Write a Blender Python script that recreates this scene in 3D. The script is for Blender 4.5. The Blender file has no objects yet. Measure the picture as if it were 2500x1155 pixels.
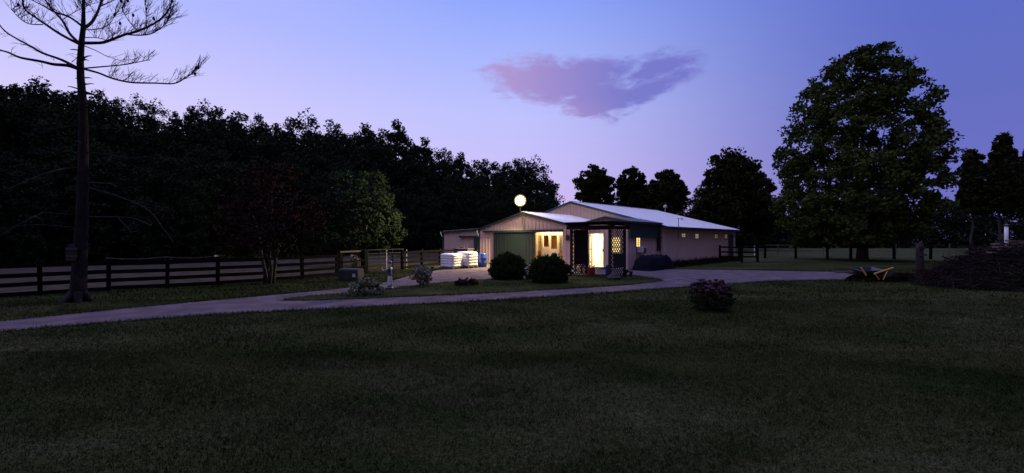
import bpy, bmesh, math, random
import numpy as np
from mathutils import Vector, Matrix
R = math.radians
sc = bpy.context.scene
col = sc.collection
random.seed(7)
rng = np.random.default_rng(11)
F, HOR, EYE = 1050.0, 584.0, 1.7

# ------------------------------------------------------------------ helpers
def gp(px, py, z=0.0):
    """ground point seen at photo pixel"""
    Y = F * (EYE - z) / (py - HOR)
    return Vector(((px - 1250) / F * Y, Y, z))
def at(px, py, Y):
    return Vector(((px - 1250) / F * Y, Y, EYE - (py - HOR) / F * Y))
def lin(c):
    return tuple(((v / 255) / 12.92 if v / 255 <= .04045 else ((v / 255 + .055) / 1.055) ** 2.4) for v in c)

def tag(o, label=None, cat=None, group=None, kind=None):
    if label: o['label'] = label
    if cat: o['category'] = cat
    if group: o['group'] = group
    if kind: o['kind'] = kind
    return o
def empty(name, loc=(0, 0, 0), rz=0.0):
    o = bpy.data.objects.new(name, None)
    o.location = loc; o.rotation_euler = (0, 0, rz); o.empty_display_size = .2
    col.objects.link(o)
    return o
def link_mesh(name, me, mats, parent=None, smooth=False):
    o = bpy.data.objects.new(name, me)
    for m in (mats if isinstance(mats, (list, tuple)) else [mats]):
        me.materials.append(m)
    if smooth:
        me.polygons.foreach_set('use_smooth', [True] * len(me.polygons))
    col.objects.link(o)
    if parent: o.parent = parent
    return o
def copy_tree(o, parent=None):
    c = o.copy(); col.objects.link(c)
    if parent: c.parent = parent
    for ch in o.children:
        copy_tree(ch, c)
    return c

class MB:
    def __init__(s): s.v = []; s.f = []; s.mi = []
    def add(s, vs, fs, mi=0):
        b = len(s.v); s.v += [tuple(p) for p in vs]
        for f in fs: s.f.append([b + i for i in f]); s.mi.append(mi)
    def box(s, a, b, mi=0):
        x0, y0, z0 = a; x1, y1, z1 = b
        s.add([(x0,y0,z0),(x1,y0,z0),(x1,y1,z0),(x0,y1,z0),(x0,y0,z1),(x1,y0,z1),(x1,y1,z1),(x0,y1,z1)],
              [(3,2,1,0),(4,5,6,7),(0,1,5,4),(1,2,6,5),(2,3,7,6),(3,0,4,7)], mi)
        return s
    def bar(s, p, q, w, h, mi=0, up=Vector((0, 0, 1))):
        p, q = Vector(p), Vector(q); d = (q - p).normalized()
        sd = d.cross(up)
        if sd.length < 1e-3: sd = d.cross(Vector((0, 1, 0)))
        sd.normalize(); u = sd.cross(d)
        vs = []
        for c in (p, q):
            for a, b in ((-1,-1),(1,-1),(1,1),(-1,1)): vs.append(c + sd * a * w / 2 + u * b * h / 2)
        s.add(vs, [(3,2,1,0),(4,5,6,7),(0,1,5,4),(1,2,6,5),(2,3,7,6),(3,0,4,7)], mi)
        return s
    def tube(s, pts, rad, n=6, mi=0, cap=True):
        pts = [Vector(p) for p in pts]
        if not isinstance(rad, (list, tuple)): rad = [rad] * len(pts)
        vs = []; fs = []
        prev = None
        for i, p in enumerate(pts):
            d = (pts[min(i+1, len(pts)-1)] - pts[max(i-1, 0)]).normalized()
            if prev is None:
                a = d.cross(Vector((0, 0, 1)))
                if a.length < .05: a = d.cross(Vector((0, 1, 0)))
            else: a = prev - d * prev.dot(d)
            a.normalize(); prev = a; b = d.cross(a)
            for k in range(n):
                t = 2 * math.pi * k / n
                vs.append(p + (a * math.cos(t) + b * math.sin(t)) * rad[i])
        for i in range(len(pts) - 1):
            for k in range(n):
                k2 = (k + 1) % n
                fs.append((i*n+k, i*n+k2, (i+1)*n+k2, (i+1)*n+k))
        if cap: fs += [tuple(range(n))[::-1], tuple((len(pts)-1)*n + k for k in range(n))]
        s.add(vs, fs, mi); return s
    def lathe(s, prof, c=(0, 0, 0), n=16, mi=0):
        vs = []; fs = []
        for r, z in prof:
            for k in range(n):
                t = 2 * math.pi * k / n
                vs.append((c[0] + r * math.cos(t), c[1] + r * math.sin(t), c[2] + z))
        for i in range(len(prof) - 1):
            for k in range(n):
                k2 = (k + 1) % n
                fs.append((i*n+k, i*n+k2, (i+1)*n+k2, (i+1)*n+k))
        fs += [tuple(range(n))[::-1], tuple((len(prof)-1)*n + k for k in range(n))]
        s.add(vs, fs, mi); return s
    def prism(s, poly, axis, a, b, mi=0):
        """poly of 2-D points extruded along axis ('x','y','z') from a to b"""
        def mk(p, t):
            return {'x': (t, p[0], p[1]), 'y': (p[0], t, p[1]), 'z': (p[0], p[1], t)}[axis]
        n = len(poly)
        vs = [mk(p, a) for p in poly] + [mk(p, b) for p in poly]
        s.add(vs, [tuple(range(n)), tuple(range(n, 2*n))[::-1]] + [(i, n+i, n+(i+1) % n, (i+1) % n) for i in range(n)], mi)
        return s
    def build(s, name, mats, parent=None, smooth=False, bevel=0):
        me = bpy.data.meshes.new(name); me.from_pydata(s.v, [], s.f)
        me.polygons.foreach_set('material_index', s.mi)
        bm = bmesh.new(); bm.from_mesh(me)
        bmesh.ops.recalc_face_normals(bm, faces=bm.faces)
        if bevel:
            bmesh.ops.bevel(bm, geom=bm.edges[:], offset=bevel, segments=2, affect='EDGES', clamp_overlap=True)
        bm.to_mesh(me); bm.free(); me.update()
        return link_mesh(name, me, mats, parent, smooth)

def np_mesh(name, verts, k):
    """verts (M*k,3): M separate k-gons"""
    n = len(verts); m = n // k
    me = bpy.data.meshes.new(name)
    me.vertices.add(n); me.vertices.foreach_set('co', np.ascontiguousarray(verts, dtype=np.float32).ravel())
    me.loops.add(n); me.loops.foreach_set('vertex_index', np.arange(n, dtype=np.int32))
    me.polygons.add(m)
    me.polygons.foreach_set('loop_start', np.arange(0, n, k, dtype=np.int32))
    me.update(calc_edges=True)
    return me

# ------------------------------------------------------------------ materials
def mat(name, c1, c2=None, scale=4.0, rough=.8, metal=0.0, bump=0.0, bscale=None, spec=None, detail=5.0, stretch=(1,1,1), coord='Object', trans=0.0):
    m = bpy.data.materials.new(name); m.use_nodes = True
    nt = m.node_tree; b = nt.nodes['Principled BSDF']
    b.inputs['Roughness'].default_value = rough; b.inputs['Metallic'].default_value = metal
    if spec is not None: b.inputs['Specular IOR Level'].default_value = spec
    tc = nt.nodes.new('ShaderNodeTexCoord'); mp = nt.nodes.new('ShaderNodeMapping')
    mp.inputs['Scale'].default_value = stretch
    nt.links.new(tc.outputs[coord], mp.inputs['Vector'])
    c2 = c2 or tuple(v * .8 for v in c1)
    nz = nt.nodes.new('ShaderNodeTexNoise'); nz.inputs['Scale'].default_value = scale; nz.inputs['Detail'].default_value = detail
    nt.links.new(mp.outputs[0], nz.inputs['Vector'])
    rp = nt.nodes.new('ShaderNodeValToRGB')
    rp.color_ramp.elements[0].position = .35; rp.color_ramp.elements[1].position = .65
    rp.color_ramp.elements[0].color = (*c1, 1); rp.color_ramp.elements[1].color = (*c2, 1)
    nt.links.new(nz.outputs['Fac'], rp.inputs['Fac'])
    nt.links.new(rp.outputs['Color'], b.inputs['Base Color'])
    if bump:
        n2 = nt.nodes.new('ShaderNodeTexNoise'); n2.inputs['Scale'].default_value = bscale or scale * 4; n2.inputs['Detail'].default_value = 6
        nt.links.new(mp.outputs[0], n2.inputs['Vector'])
        bp = nt.nodes.new('ShaderNodeBump'); bp.inputs['Strength'].default_value = bump; bp.inputs['Distance'].default_value = .05
        nt.links.new(n2.outputs['Fac'], bp.inputs['Height']); nt.links.new(bp.outputs['Normal'], b.inputs['Normal'])
    return m
def emis(name, c, strength):
    m = bpy.data.materials.new(name); m.use_nodes = True
    nt = m.node_tree; nt.nodes.remove(nt.nodes['Principled BSDF'])
    e = nt.nodes.new('ShaderNodeEmission'); e.inputs[0].default_value = (*c, 1); e.inputs[1].default_value = strength
    nt.links.new(e.outputs[0], nt.nodes['Material Output'].inputs[0]); return m

def lawn_mat(name, cols, fine=True):
    """three-colour lawn: dark green, mid green, dry patches, with fine tuft noise"""
    m = bpy.data.materials.new(name); m.use_nodes = True
    nt = m.node_tree; b = nt.nodes['Principled BSDF']; b.inputs['Roughness'].default_value = .95
    b.inputs['Specular IOR Level'].default_value = .0
    tc = nt.nodes.new('ShaderNodeTexCoord')
    def noise(s, d=4.0, st=(1,1,1), rough=.5):
        mp = nt.nodes.new('ShaderNodeMapping'); mp.inputs['Scale'].default_value = st
        nt.links.new(tc.outputs['Object'], mp.inputs[0])
        n = nt.nodes.new('ShaderNodeTexNoise'); n.inputs['Scale'].default_value = s; n.inputs['Detail'].default_value = d; n.inputs['Roughness'].default_value = rough
        nt.links.new(mp.outputs[0], n.inputs['Vector']); return n.outputs['Fac']
    def ramp(f, p0, p1, a, c):
        r = nt.nodes.new('ShaderNodeValToRGB'); e = r.color_ramp.elements
        e[0].position = p0; e[1].position = p1; e[0].color = (*a, 1); e[1].color = (*c, 1)
        nt.links.new(f, r.inputs[0]); return r.outputs[0]
    def mix(f, a, c, mode='MIX'):
        x = nt.nodes.new('ShaderNodeMix'); x.data_type = 'RGBA'; x.blend_type = mode
        if isinstance(f, float): x.inputs[0].default_value = f
        else: nt.links.new(f, x.inputs[0])
        nt.links.new(a, x.inputs[6]); nt.links.new(c, x.inputs[7]); return x.outputs[2]
    base = ramp(noise(.45, 5, (1, 1.6, 1)), .38, .62, cols[0], cols[1])
    dry = ramp(noise(.23, 6, (.6, 1.5, 1), .62), .46, .68, (0,0,0), (1,1,1))
    d2 = ramp(noise(2.3, 6, (.8, 1.8, 1), .65), .36, .64, (.12,)*3, (1,)*3)
    k = nt.nodes.new('ShaderNodeRGB'); k.outputs[0].default_value = (*cols[2], 1)
    dm = mix(1.0, dry, d2, 'MULTIPLY')
    c = mix(dm, base, k.outputs[0])
    tuft = ramp(noise(26 if fine else 9, 6, (1, 1, 1), .65), .3, .72, (.18,)*3, (1.8,)*3)
    c = mix(1.0, c, tuft, 'MULTIPLY')
    nt.links.new(c, b.inputs['Base Color'])
    bp = nt.nodes.new('ShaderNodeBump'); bp.inputs['Strength'].default_value = .8; bp.inputs['Distance'].default_value = .04
    nt.links.new(noise(40, 6), bp.inputs['Height']); nt.links.new(bp.outputs[0], b.inputs['Normal'])
    return m

M = {}
GR = [(.019, .026, .008), (.034, .037, .0135), (.066, .063, .031)]
M['lawn'] = lawn_mat('lawn', GR)
M['field'] = lawn_mat('field', [(.036, .044, .018), (.055, .058, .028), (.085, .076, .040)], False)
M['sand'] = mat('paddock_sand', (.058, .046, .033), (.032, .027, .020), 1.6, 1.0, bump=.6, bscale=9, spec=.0)
M['gravel'] = mat('gravel', (.140, .110, .118), (.086, .068, .074), 1.6, .95, bump=.8, bscale=60, detail=12, spec=.0)
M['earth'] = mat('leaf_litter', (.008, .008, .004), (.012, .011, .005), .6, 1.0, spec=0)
M['wall'] = mat('tan_steel_siding', (.56, .385, .325), (.51, .36, .305), .8, .5, bump=.03, bscale=3)
M['roof'] = mat('white_steel_roof', (.80, .80, .80), (.74, .74, .75), .6, .33, metal=.0, spec=.9)
M['green'] = mat('green_steel', (.005, .012, .0135), (.004, .010, .011), 1.2, .5)
M['dkgreen'] = mat('green_trim', (.014, .032, .028), (.010, .024, .022), 2, .5)
M['cream'] = mat('cream_paint', (.78, .70, .50), (.70, .62, .42), 3, .6)
M['white'] = mat('white_paint', (.78, .76, .72), (.70, .68, .64), 3, .5)
M['wood'] = mat('stall_wood', (.42, .21, .075), (.30, .14, .05), 2, .7, stretch=(1, 1, 8))
M['dkwood'] = mat('dark_stained_wood', (.034, .028, .030), (.022, .018, .020), 5, .9, spec=.1, stretch=(1, 1, 6))
M['fence'] = mat('black_fence_paint', (.004, .004, .004), (.007, .0065, .0065), 6, .95, spec=.05)
M['grey_wood'] = mat('weathered_wood', (.12, .10, .095), (.07, .058, .055), 6, .9, stretch=(6, 6, 1), bump=.5)
M['bark'] = mat('pine_bark', (.026, .021, .021), (.013, .011, .012), 7, .95, spec=.05, bump=.9, bscale=20, stretch=(1, 1, .35))
M['deadwood'] = mat('bare_branch_bark', (.034, .028, .029), (.020, .017, .018), 8, .9, spec=.0)
M['bark2'] = mat('tree_bark', (.045, .038, .030), (.026, .022, .018), 6, .95, bump=.6)
M['palebark'] = mat('pale_bark', (.09, .08, .062), (.06, .052, .042), 5, .9)
M['maple'] = mat('maple_leaves', (.052, .072, .018), (.032, .046, .012), .35, .8, spec=.0)
M['woodleaf'] = mat('wood_leaves', (.018, .026, .015), (.026, .034, .018), .25, .95, spec=.0)
M['treeleaf'] = mat('far_tree_leaves', (.016, .021, .008), (.024, .029, .010), .3, .8, spec=.0)
M['purpleleaf'] = mat('purple_leaves', (.032, .016, .015), (.020, .013, .010), .6, .8, spec=.0)
M['lightleaf'] = mat('light_green_leaves', (.032, .050, .028), (.018, .029, .016), .5, .8, spec=.0)
M['box'] = mat('boxwood_leaves', (.012, .021, .006), (.018, .028, .008), 2, .8, spec=.0)
M['varieg'] = mat('variegated_leaves', (.040, .054, .020), (.27, .27, .18), 16, .7, spec=.0)
M['paleleaf'] = mat('pale_tip_leaves', (.040, .046, .024), (.32, .29, .23), 14, .8, spec=.0)
M['redleaf'] = mat('dark_red_leaves', (.034, .015, .015), (.020, .013, .010), 5, .8, spec=.0)
M['sedum'] = mat('sedum_leaves', (.026, .032, .014), (.018, .022, .012), 5, .8, spec=.0)
M['flowerp'] = mat('purple_flower_heads', (.075, .034, .050), (.046, .022, .032), 12, .9, spec=.0)
M['flowerw'] = mat('white_petals', (.72, .70, .64), (.6, .58, .5), 12, .8)
M['plantgreen'] = mat('plant_stems', (.016, .021, .008), (.010, .014, .006), 5, .8, spec=.0)
M['plastic_white'] = mat('white_wrap', (.72, .70, .70), (.62, .60, .62), 6, .35, bump=.7, bscale=9)
M['blue'] = mat('blue_plastic', (.012, .045, .26), (.010, .036, .20), 2, .4)
M['red'] = mat('red_plastic', (.30, .020, .018), (.22, .014, .014), 3, .4)
M['navy'] = mat('navy_tarp', (.006, .007, .013), (.004, .005, .010), 2, .9, spec=.05, bump=.5, bscale=6)
M['black'] = mat('black_metal', (.010, .010, .011), (.016, .016, .016), 4, .5)
M['blackp'] = mat('black_plastic', (.012, .012, .014), (.018, .018, .020), 4, .45)
M['galv'] = mat('galvanised_steel', (.30, .31, .32), (.22, .23, .24), 6, .45, metal=.6)
M['grey'] = mat('grey_enamel', (.044, .047, .046), (.034, .037, .036), 3, .8, spec=.1)
M['yellow'] = mat('yellow_paint', (.50, .30, .05), (.42, .25, .05), 5, .6)
M['redwood'] = mat('reddish_boards', (.16, .085, .07), (.10, .055, .046), 5, .85, stretch=(1, 8, 8))
M['stick'] = mat('dead_sticks', (.026, .021, .017), (.012, .010, .009), 3, .95, spec=.0)
M['rock'] = mat('field_stone', (.055, .050, .046), (.035, .033, .030), 5, .95, bump=.8, bscale=9, spec=.05)
M['oldpost'] = mat('old_post_wood', (.042, .035, .034), (.024, .020, .020), 6, .95, stretch=(6, 6, 1), bump=.5, spec=.05)
M['stone'] = mat('stone', (.14, .125, .11), (.09, .082, .075), 5, .9, bump=.8, bscale=9)
M['s_white'] = mat('statue_white', (.62, .60, .60), (.52, .5, .5), 9, .5)
M['s_blue'] = mat('statue_blue', (.040, .045, .16), (.03, .034, .12), 9, .4)
M['s_skin'] = mat('statue_face', (.46, .40, .38), (.38, .33, .31), 9, .6)
M['dishgrey'] = mat('pale_grey_paint', (.50, .50, .52), (.42, .42, .44), 4, .5)
m_ = bpy.data.materials.new('lamp_halo_shell'); m_.use_nodes = True; n_ = m_.node_tree; n_.nodes.remove(n_.nodes['Principled BSDF'])
e_ = n_.nodes.new('ShaderNodeEmission'); e_.inputs[0].default_value = (1, .72, .22, 1); e_.inputs[1].default_value = 1.1  # warm emission stands in for the soft glow around the bulb
t_ = n_.nodes.new('ShaderNodeBsdfTransparent'); x_ = n_.nodes.new('ShaderNodeMixShader'); x_.inputs[0].default_value = .36
n_.links.new(t_.outputs[0], x_.inputs[1]); n_.links.new(e_.outputs[0], x_.inputs[2]); n_.links.new(x_.outputs[0], n_.nodes['Material Output'].inputs[0])
M['halo'] = m_
M['lamp'] = emis('yard_lamp_glow', (1.0, .80, .46), 100)
M['tube'] = emis('lamp_tube', (1.0, .80, .42), 16)
M['tube2'] = emis('room_lamp', (1.0, .86, .58), 26)
M['litwin'] = emis('lit_window', (1.0, .74, .26), 1.25)
M['dimwin'] = emis('dim_window', (.62, .56, .34), .42)
M['dimwin2'] = emis('dimmer_window', (.5, .46, .30), .22)
M['glassdark'] = mat('dark_glass', (.03, .03, .035), None, 3, .08, spec=.8)

# ------------------------------------------------------------------ smooth outlines
def catmull(pts, n=6, closed=False):
    out = []; N = len(pts)
    for i in range(N if closed else N - 1):
        p = [Vector(pts[(i+k) % N]) if closed else Vector(pts[min(max(i+k, 0), N-1)]) for k in (-1, 0, 1, 2)]
        for j in range(n):
            t = j / n
            out.append(.5 * ((2*p[1]) + (p[2]-p[0])*t + (2*p[0]-5*p[1]+4*p[2]-p[3])*t*t + (3*p[1]-p[0]-3*p[2]+p[3])*t**3))
    if not closed: out.append(Vector(pts[-1]))
    return out
def jitter(pts, a):
    return [Vector((p.x + random.uniform(-a, a) * min(1, p.y / 15), p.y + random.uniform(-a, a), p.z)) for p in pts]
def sheet(name, pts, z, m):
    me = bpy.data.meshes.new(name)
    bm = bmesh.new()
    f = bm.faces.new([bm.verts.new((p[0], p[1], z)) for p in pts])
    bmesh.ops.recalc_face_normals(bm, faces=[f])
    if f.normal.z < 0: bmesh.ops.reverse_faces(bm, faces=[f])
    bmesh.ops.triangulate(bm, faces=bm.faces[:])
    bm.to_mesh(me); bm.free()
    return tag(link_mesh(name, me, m), kind='structure')
def in_poly(x, y, poly):
    r = np.zeros(len(x), bool); n = len(poly)
    for i in range(n):
        x0, y0 = poly[i][0], poly[i][1]; x1, y1 = poly[i-1][0], poly[i-1][1]
        if y0 == y1: continue
        c = ((y0 > y) != (y1 > y)) & (x < (x1 - x0) * (y - y0) / (y1 - y0) + x0)
        r ^= c
    return r

# building frame: local x runs along the front wall (towards the right and the camera), local y runs into the barn
TH = math.atan(1013 / F)
U = Vector((math.cos(TH), -math.sin(TH), 0)); V = Vector((math.sin(TH), math.cos(TH), 0))
D0 = gp(1457, 655)
def bw(s, d, z=0.0): return D0 + U * s + V * d + Vector((0, 0, z))
def s_at(px, d):
    t = (px - 1250) / F; o = D0 + V * d
    return (t * o.y - o.x) / (U.x - t * U.y)
def d_at(px, s):
    t = (px - 1250) / F; o = D0 + U * s
    return (t * o.y - o.x) / (V.x - t * V.y)
def z_at(py, s, d): return EYE - (py - HOR) / F * (D0 + U * s + V * d).y

# ------------------------------------------------------------------ ground
g = MB(); g.add([(-230, -60, 0), (330, -60, 0), (330, 230, 0), (-230, 230, 0)], [(0, 1, 2, 3)])
tag(g.build('lawn', M['lawn']), kind='structure')

low = [gp(*p) for p in [(-260, 848), (-100, 826), (0, 812), (300, 786), (560, 767), (900, 750), (1250, 731), (1450, 718), (1600, 707), (1720, 699), (1830, 691), (1900, 687), (1990, 685), (2070, 684)]]
right = [gp(*p) for p in [(2086, 672), (2040, 665), (1900, 662), (1800, 660), (1650, 658), (1560, 656.5)]]
bld = [bw(2.4, -.25), bw(2.0, .05), bw(-.9, .05), bw(-.9, -1.15), bw(-9, -1.15)]
left = [gp(*p) for p in [(1085, 652), (1050, 664), (1000, 673), (945, 688), (850, 703), (720, 716), (600, 727), (330, 752), (0, 786), (-100, 797), (-260, 817)]]
drive = jitter(catmull(low, 16), .06) + jitter(catmull(right, 5), .05) + bld + jitter(catmull(left, 16), .06)
isl = jitter(catmull([gp(*p) for p in [(698, 735), (760, 724.5), (850, 717), (950, 706), (1010, 699), (1100, 690), (1195, 683), (1300, 678), (1400, 673), (1530, 673), (1570, 677), (1612, 685.5),
                               (1560, 693.5), (1500, 699), (1300, 711), (1100, 721), (870, 731)]], 12, True), .05)
sheet('driveway', drive, .012, M['gravel'])
sheet('lawn_island', isl, .026, M['lawn'])
padd = [gp(*p) for p in [(-600, 765), (98, 720), (265, 709), (408, 702), (531, 695), (650, 686), (738, 679), (828, 670), (890, 664), (985, 656), (1060, 648)]] + [bw(-12.5, 0), bw(-12.8, 14)] + [Vector((-8, 58, 0)), Vector((-16, 46, 0)), Vector((-24, 35, 0)), Vector((-33, 29, 0)), Vector((-60, 24, 0))]
sheet('paddock_ground', padd, .008, M['sand'])
sheet('field', [gp(*p) for p in [(1812, 640), (1900, 638), (2100, 638), (2300, 637), (2700, 636), (3600, 640)]] + [Vector((250, 160, 0)), Vector((150, 190, 0)), Vector((30, 160, 0)), Vector((26, 60, 0))], .006, M['field'])

# wooded hill on the left
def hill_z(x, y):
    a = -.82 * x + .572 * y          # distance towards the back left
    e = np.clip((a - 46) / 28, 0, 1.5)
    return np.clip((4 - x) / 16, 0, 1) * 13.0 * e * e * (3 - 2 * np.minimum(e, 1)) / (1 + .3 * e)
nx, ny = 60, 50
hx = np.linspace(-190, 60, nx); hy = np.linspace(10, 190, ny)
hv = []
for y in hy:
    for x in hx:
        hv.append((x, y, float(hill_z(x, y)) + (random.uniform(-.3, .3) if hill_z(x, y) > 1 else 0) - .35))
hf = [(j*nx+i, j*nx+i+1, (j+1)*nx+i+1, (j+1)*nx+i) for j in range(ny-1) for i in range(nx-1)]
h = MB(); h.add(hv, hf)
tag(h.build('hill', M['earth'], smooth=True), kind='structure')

# ------------------------------------------------------------------ mown grass blades (one uncountable mass)
def blades(n, y0, y1, hgt, wid, seed, spread=1.30):
    r = np.random.default_rng(seed)
    y = np.sqrt(r.uniform(y0*y0, y1*y1, n)); x = r.uniform(-spread, spread, n) * y
    keep = ~in_poly(x, y, drive) | in_poly(x, y, isl)
    keep &= ~in_poly(x, y, padd)
    x, y = x[keep], y[keep]; n = len(x)
    # clumps: blade length follows a few waves so that the mower stripes and tufts show
    cl = .65 + .35 * np.sin(x*1.9 + 1.3*np.sin(y*1.1)) * np.sin(y*2.3 + np.sin(x*.9)) + r.uniform(-.35, .5, n)
    hh = hgt * np.clip(cl, .25, 1.6); an = r.uniform(0, 2*np.pi, n); ln = r.normal(0, .55, (n, 2)) * hh[:, None]
    w = wid * r.uniform(.6, 1.4, n)
    v = np.zeros((n, 3, 3), np.float32)
    v[:, 0] = np.stack([x - np.cos(an)*w, y - np.sin(an)*w, np.zeros(n)], 1)
    v[:, 1] = np.stack([x + np.cos(an)*w, y + np.sin(an)*w, np.zeros(n)], 1)
    v[:, 2] = np.stack([x + ln[:, 0], y + ln[:, 1], hh], 1)
    return v.reshape(-1, 3)
gv = np.concatenate([blades(190000, 2.4, 6.5, .040, .0035, 1), blades(150000, 6.5, 12, .050, .006, 2), blades(110000, 12, 24, .065, .012, 3, 1.2)])
def edge_tufts(poly, closed, per, seed):
    r = np.random.default_rng(seed); P = np.array([(p[0], p[1]) for p in poly]); out = []
    for i in range(len(P) if closed else len(P) - 1):
        a, b = P[i], P[(i+1) % len(P)]; L = np.linalg.norm(b - a)
        if L > 3 or min(a[1], b[1]) > 27: continue
        n = int(L * per) + 1
        t = r.uniform(0, 1, (n, 1)); p = a + (b - a) * t + r.normal(0, .07, (n, 2)); an = r.uniform(0, 6.28, n); w = r.uniform(.004, .010, n); h_ = r.uniform(.02, .085, n)
        v = np.zeros((n, 3, 3), np.float32)
        v[:, 0, :2] = p - np.stack([np.cos(an), np.sin(an)], 1)*w[:, None]; v[:, 1, :2] = p + np.stack([np.cos(an), np.sin(an)], 1)*w[:, None]
        v[:, 2, :2] = p + r.normal(0, .03, (n, 2)); v[:, 2, 2] = h_; v[:, :2, 2] = .012
        out.append(v.reshape(-1, 3))
    return np.concatenate(out)
gv = np.concatenate([gv, edge_tufts(catmull(low, 16), False, 260, 5), edge_tufts(catmull(left, 16), False, 200, 6), edge_tufts(isl, True, 260, 7)])
M['blade'] = lawn_mat('grass_blades', [(.021, .030, .0085), (.043, .047, .017), (.102, .100, .050)], False)
tag(link_mesh('grass', np_mesh('grass', gv, 3), M['blade']), 'short mown grass of the dim lawn and the drive island', 'grass', kind='stuff')

# ------------------------------------------------------------------ foliage
def leaf_quads(cent, rad, per, size, r, flat=.75):
    """scatter leaves round clump centres"""
    n = len(cent) * per
    c = np.repeat(cent, per, 0); rr = np.repeat(rad, per)
    d = r.normal(0, 1, (n, 3)); d /= np.linalg.norm(d, axis=1)[:, None]
    p = c + d * (rr * r.uniform(.15, 1, n) ** .5)[:, None] * np.array([1, 1, flat])
    a = r.normal(0, 1, (n, 3)); a /= np.linalg.norm(a, axis=1)[:, None]
    b = np.cross(a, r.normal(0, 1, (n, 3))); b /= np.linalg.norm(b, axis=1)[:, None]
    s = size * r.uniform(.6, 1.35, n)
    v = np.stack([p - a*s[:, None]*.6, p + b*s[:, None]*.34, p + a*s[:, None]*.6, p - b*s[:, None]*.34], 1)
    return v.reshape(-1, 3)
def profile_clumps(prof, n, r, bias=.45, depth=1.0):
    """prof rows: (z, xleft, xright); clumps fill the body of revolution, more of them near its skin"""
    prof = np.array(prof, float)
    zs = prof[:, 0]; w = (prof[:, 2] - prof[:, 1]) / 2; cx = (prof[:, 2] + prof[:, 1]) / 2
    zz = np.linspace(zs.min(), zs.max(), 400); o = np.argsort(zs)
    wi = np.interp(zz, zs[o], w[o]); ci = np.interp(zz, zs[o], cx[o])
    pr = (wi + .15*wi.max()) ** 1.6; pr /= pr.sum()
    k = r.choice(400, n, p=pr); t = r.uniform(0, 2*np.pi, n)
    q = r.uniform(0, 1, n) ** bias
    c = np.stack([ci[k] + np.cos(t)*q*wi[k], np.sin(t)*q*wi[k]*depth, zz[k] + r.uniform(-.1, .1, n)], 1)
    if n >= 80:                                   # drop clumps that would float free of the crown
        d = np.linalg.norm(c[:, None] - c[None], axis=2); h_ = (zs.max() - zs.min())
        lim = np.sort(d, axis=1)[:, 4]; o_ = np.argsort(lim)[-max(3, n // 40):]
        c[o_] = c[o_] * .86 + c.mean(0) * .14
    return c

def limb_path(a, b, r, sag=.15, n=5):
    a, b = Vector(a), Vector(b); L = (b - a).length; pts = []
    for i in range(n + 1):
        t = i / n
        p = a.lerp(b, t); p.z += -sag * L * math.sin(math.pi * t) * .5
        if 0 < i < n: p += Vector(r.normal(0, .03 * L, 3))
        pts.append(p)
    return pts
def make_tree(name, loc, prof, ncl, clr, per, leaf, mleaf, mbark, trunk_r, seed, label, cat='tree', group=None, nlimb=24, trunk_top=.75, stems=1, bias=.45, depth=1.0, tbase=0, flat=.75):
    r = np.random.default_rng(seed)
    azr = math.atan2(loc[0], loc[1]); root = empty(name, loc, -azr)
    prof = [(z, a*math.cos(azr)*1.01, b_*math.cos(azr)*1.0) for z, a, b_ in prof]
    cl = profile_clumps(prof, ncl, r, bias, depth)
    v = leaf_quads(cl, r.uniform(.6, 1.3, ncl) * clr, per, leaf, r, flat)
    link_mesh('crown', np_mesh('crown', v, 4), mleaf, root)
    zt = max(p[0] for p in prof); zb = min(p[0] for p in prof)
    b = MB()
    for k in range(stems):
        off = Vector((0, 0, 0)) if stems == 1 else Vector((math.cos(k*2.4)*.12, math.sin(k*2.4)*.12, 0))
        lean = Vector((0, 0, 0)) if stems == 1 else Vector((math.cos(k*2.4), math.sin(k*2.4), 0)) * zt * (.16 if stems > 2 else .04)
        pts = [off + lean * (i/6) ** 1.3 + Vector((r.normal(0, .006)*zt*(i > 0), r.normal(0, .006)*zt*(i > 0), zt*trunk_top*i/6)) for i in range(7)]
        rad = [trunk_r * (1.25 if i == 0 else 1.0) * (1 - .13*i) for i in range(7)]
        b.tube(pts, rad, 8)
        for j in range(nlimb // stems):
            c = cl[r.integers(ncl)]
            zz = min(max(zb*.8, c[2] - abs(r.normal(.25, .1)) * (zt - zb)), zt*trunk_top*.95)
            i0 = min(int(zz / (zt*trunk_top) * 6), 5); f = zz/(zt*trunk_top)*6 - i0
            st = pts[i0].lerp(pts[i0+1], max(0, min(1, f)))
            lp = limb_path(st, c, r); r0 = rad[i0] * .42
            b.tube(lp, [r0*(1-.16*q) for q in range(len(lp))], 5)
    b.build('trunk', mbark, root, smooth=True)
    return tag(root, label, cat, group)

# big maple on the right; its outline in metres from the photo
mb = gp(2105, 636); ms = mb.y / F
mprof = [((636-y)*ms, (l-2105)*ms, (rr-2105)*ms) for y, l, rr in [(128, 2095, 2175), (150, 2010, 2200), (190, 1960, 2240), (250, 1925, 2275), (320, 1893, 2292), (385, 1868, 2318), (440, 1870, 2318), (500, 1878, 2318), (550, 1890, 2290), (592, 1920, 2210)]]
make_tree('maple_tree', mb, mprof, 1000, .60, 64, .24, M['maple'], M['bark2'], .36, 5, 'large round maple with dense dark green crown standing alone right of the barn', nlimb=60, bias=.44, depth=.9)

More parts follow.
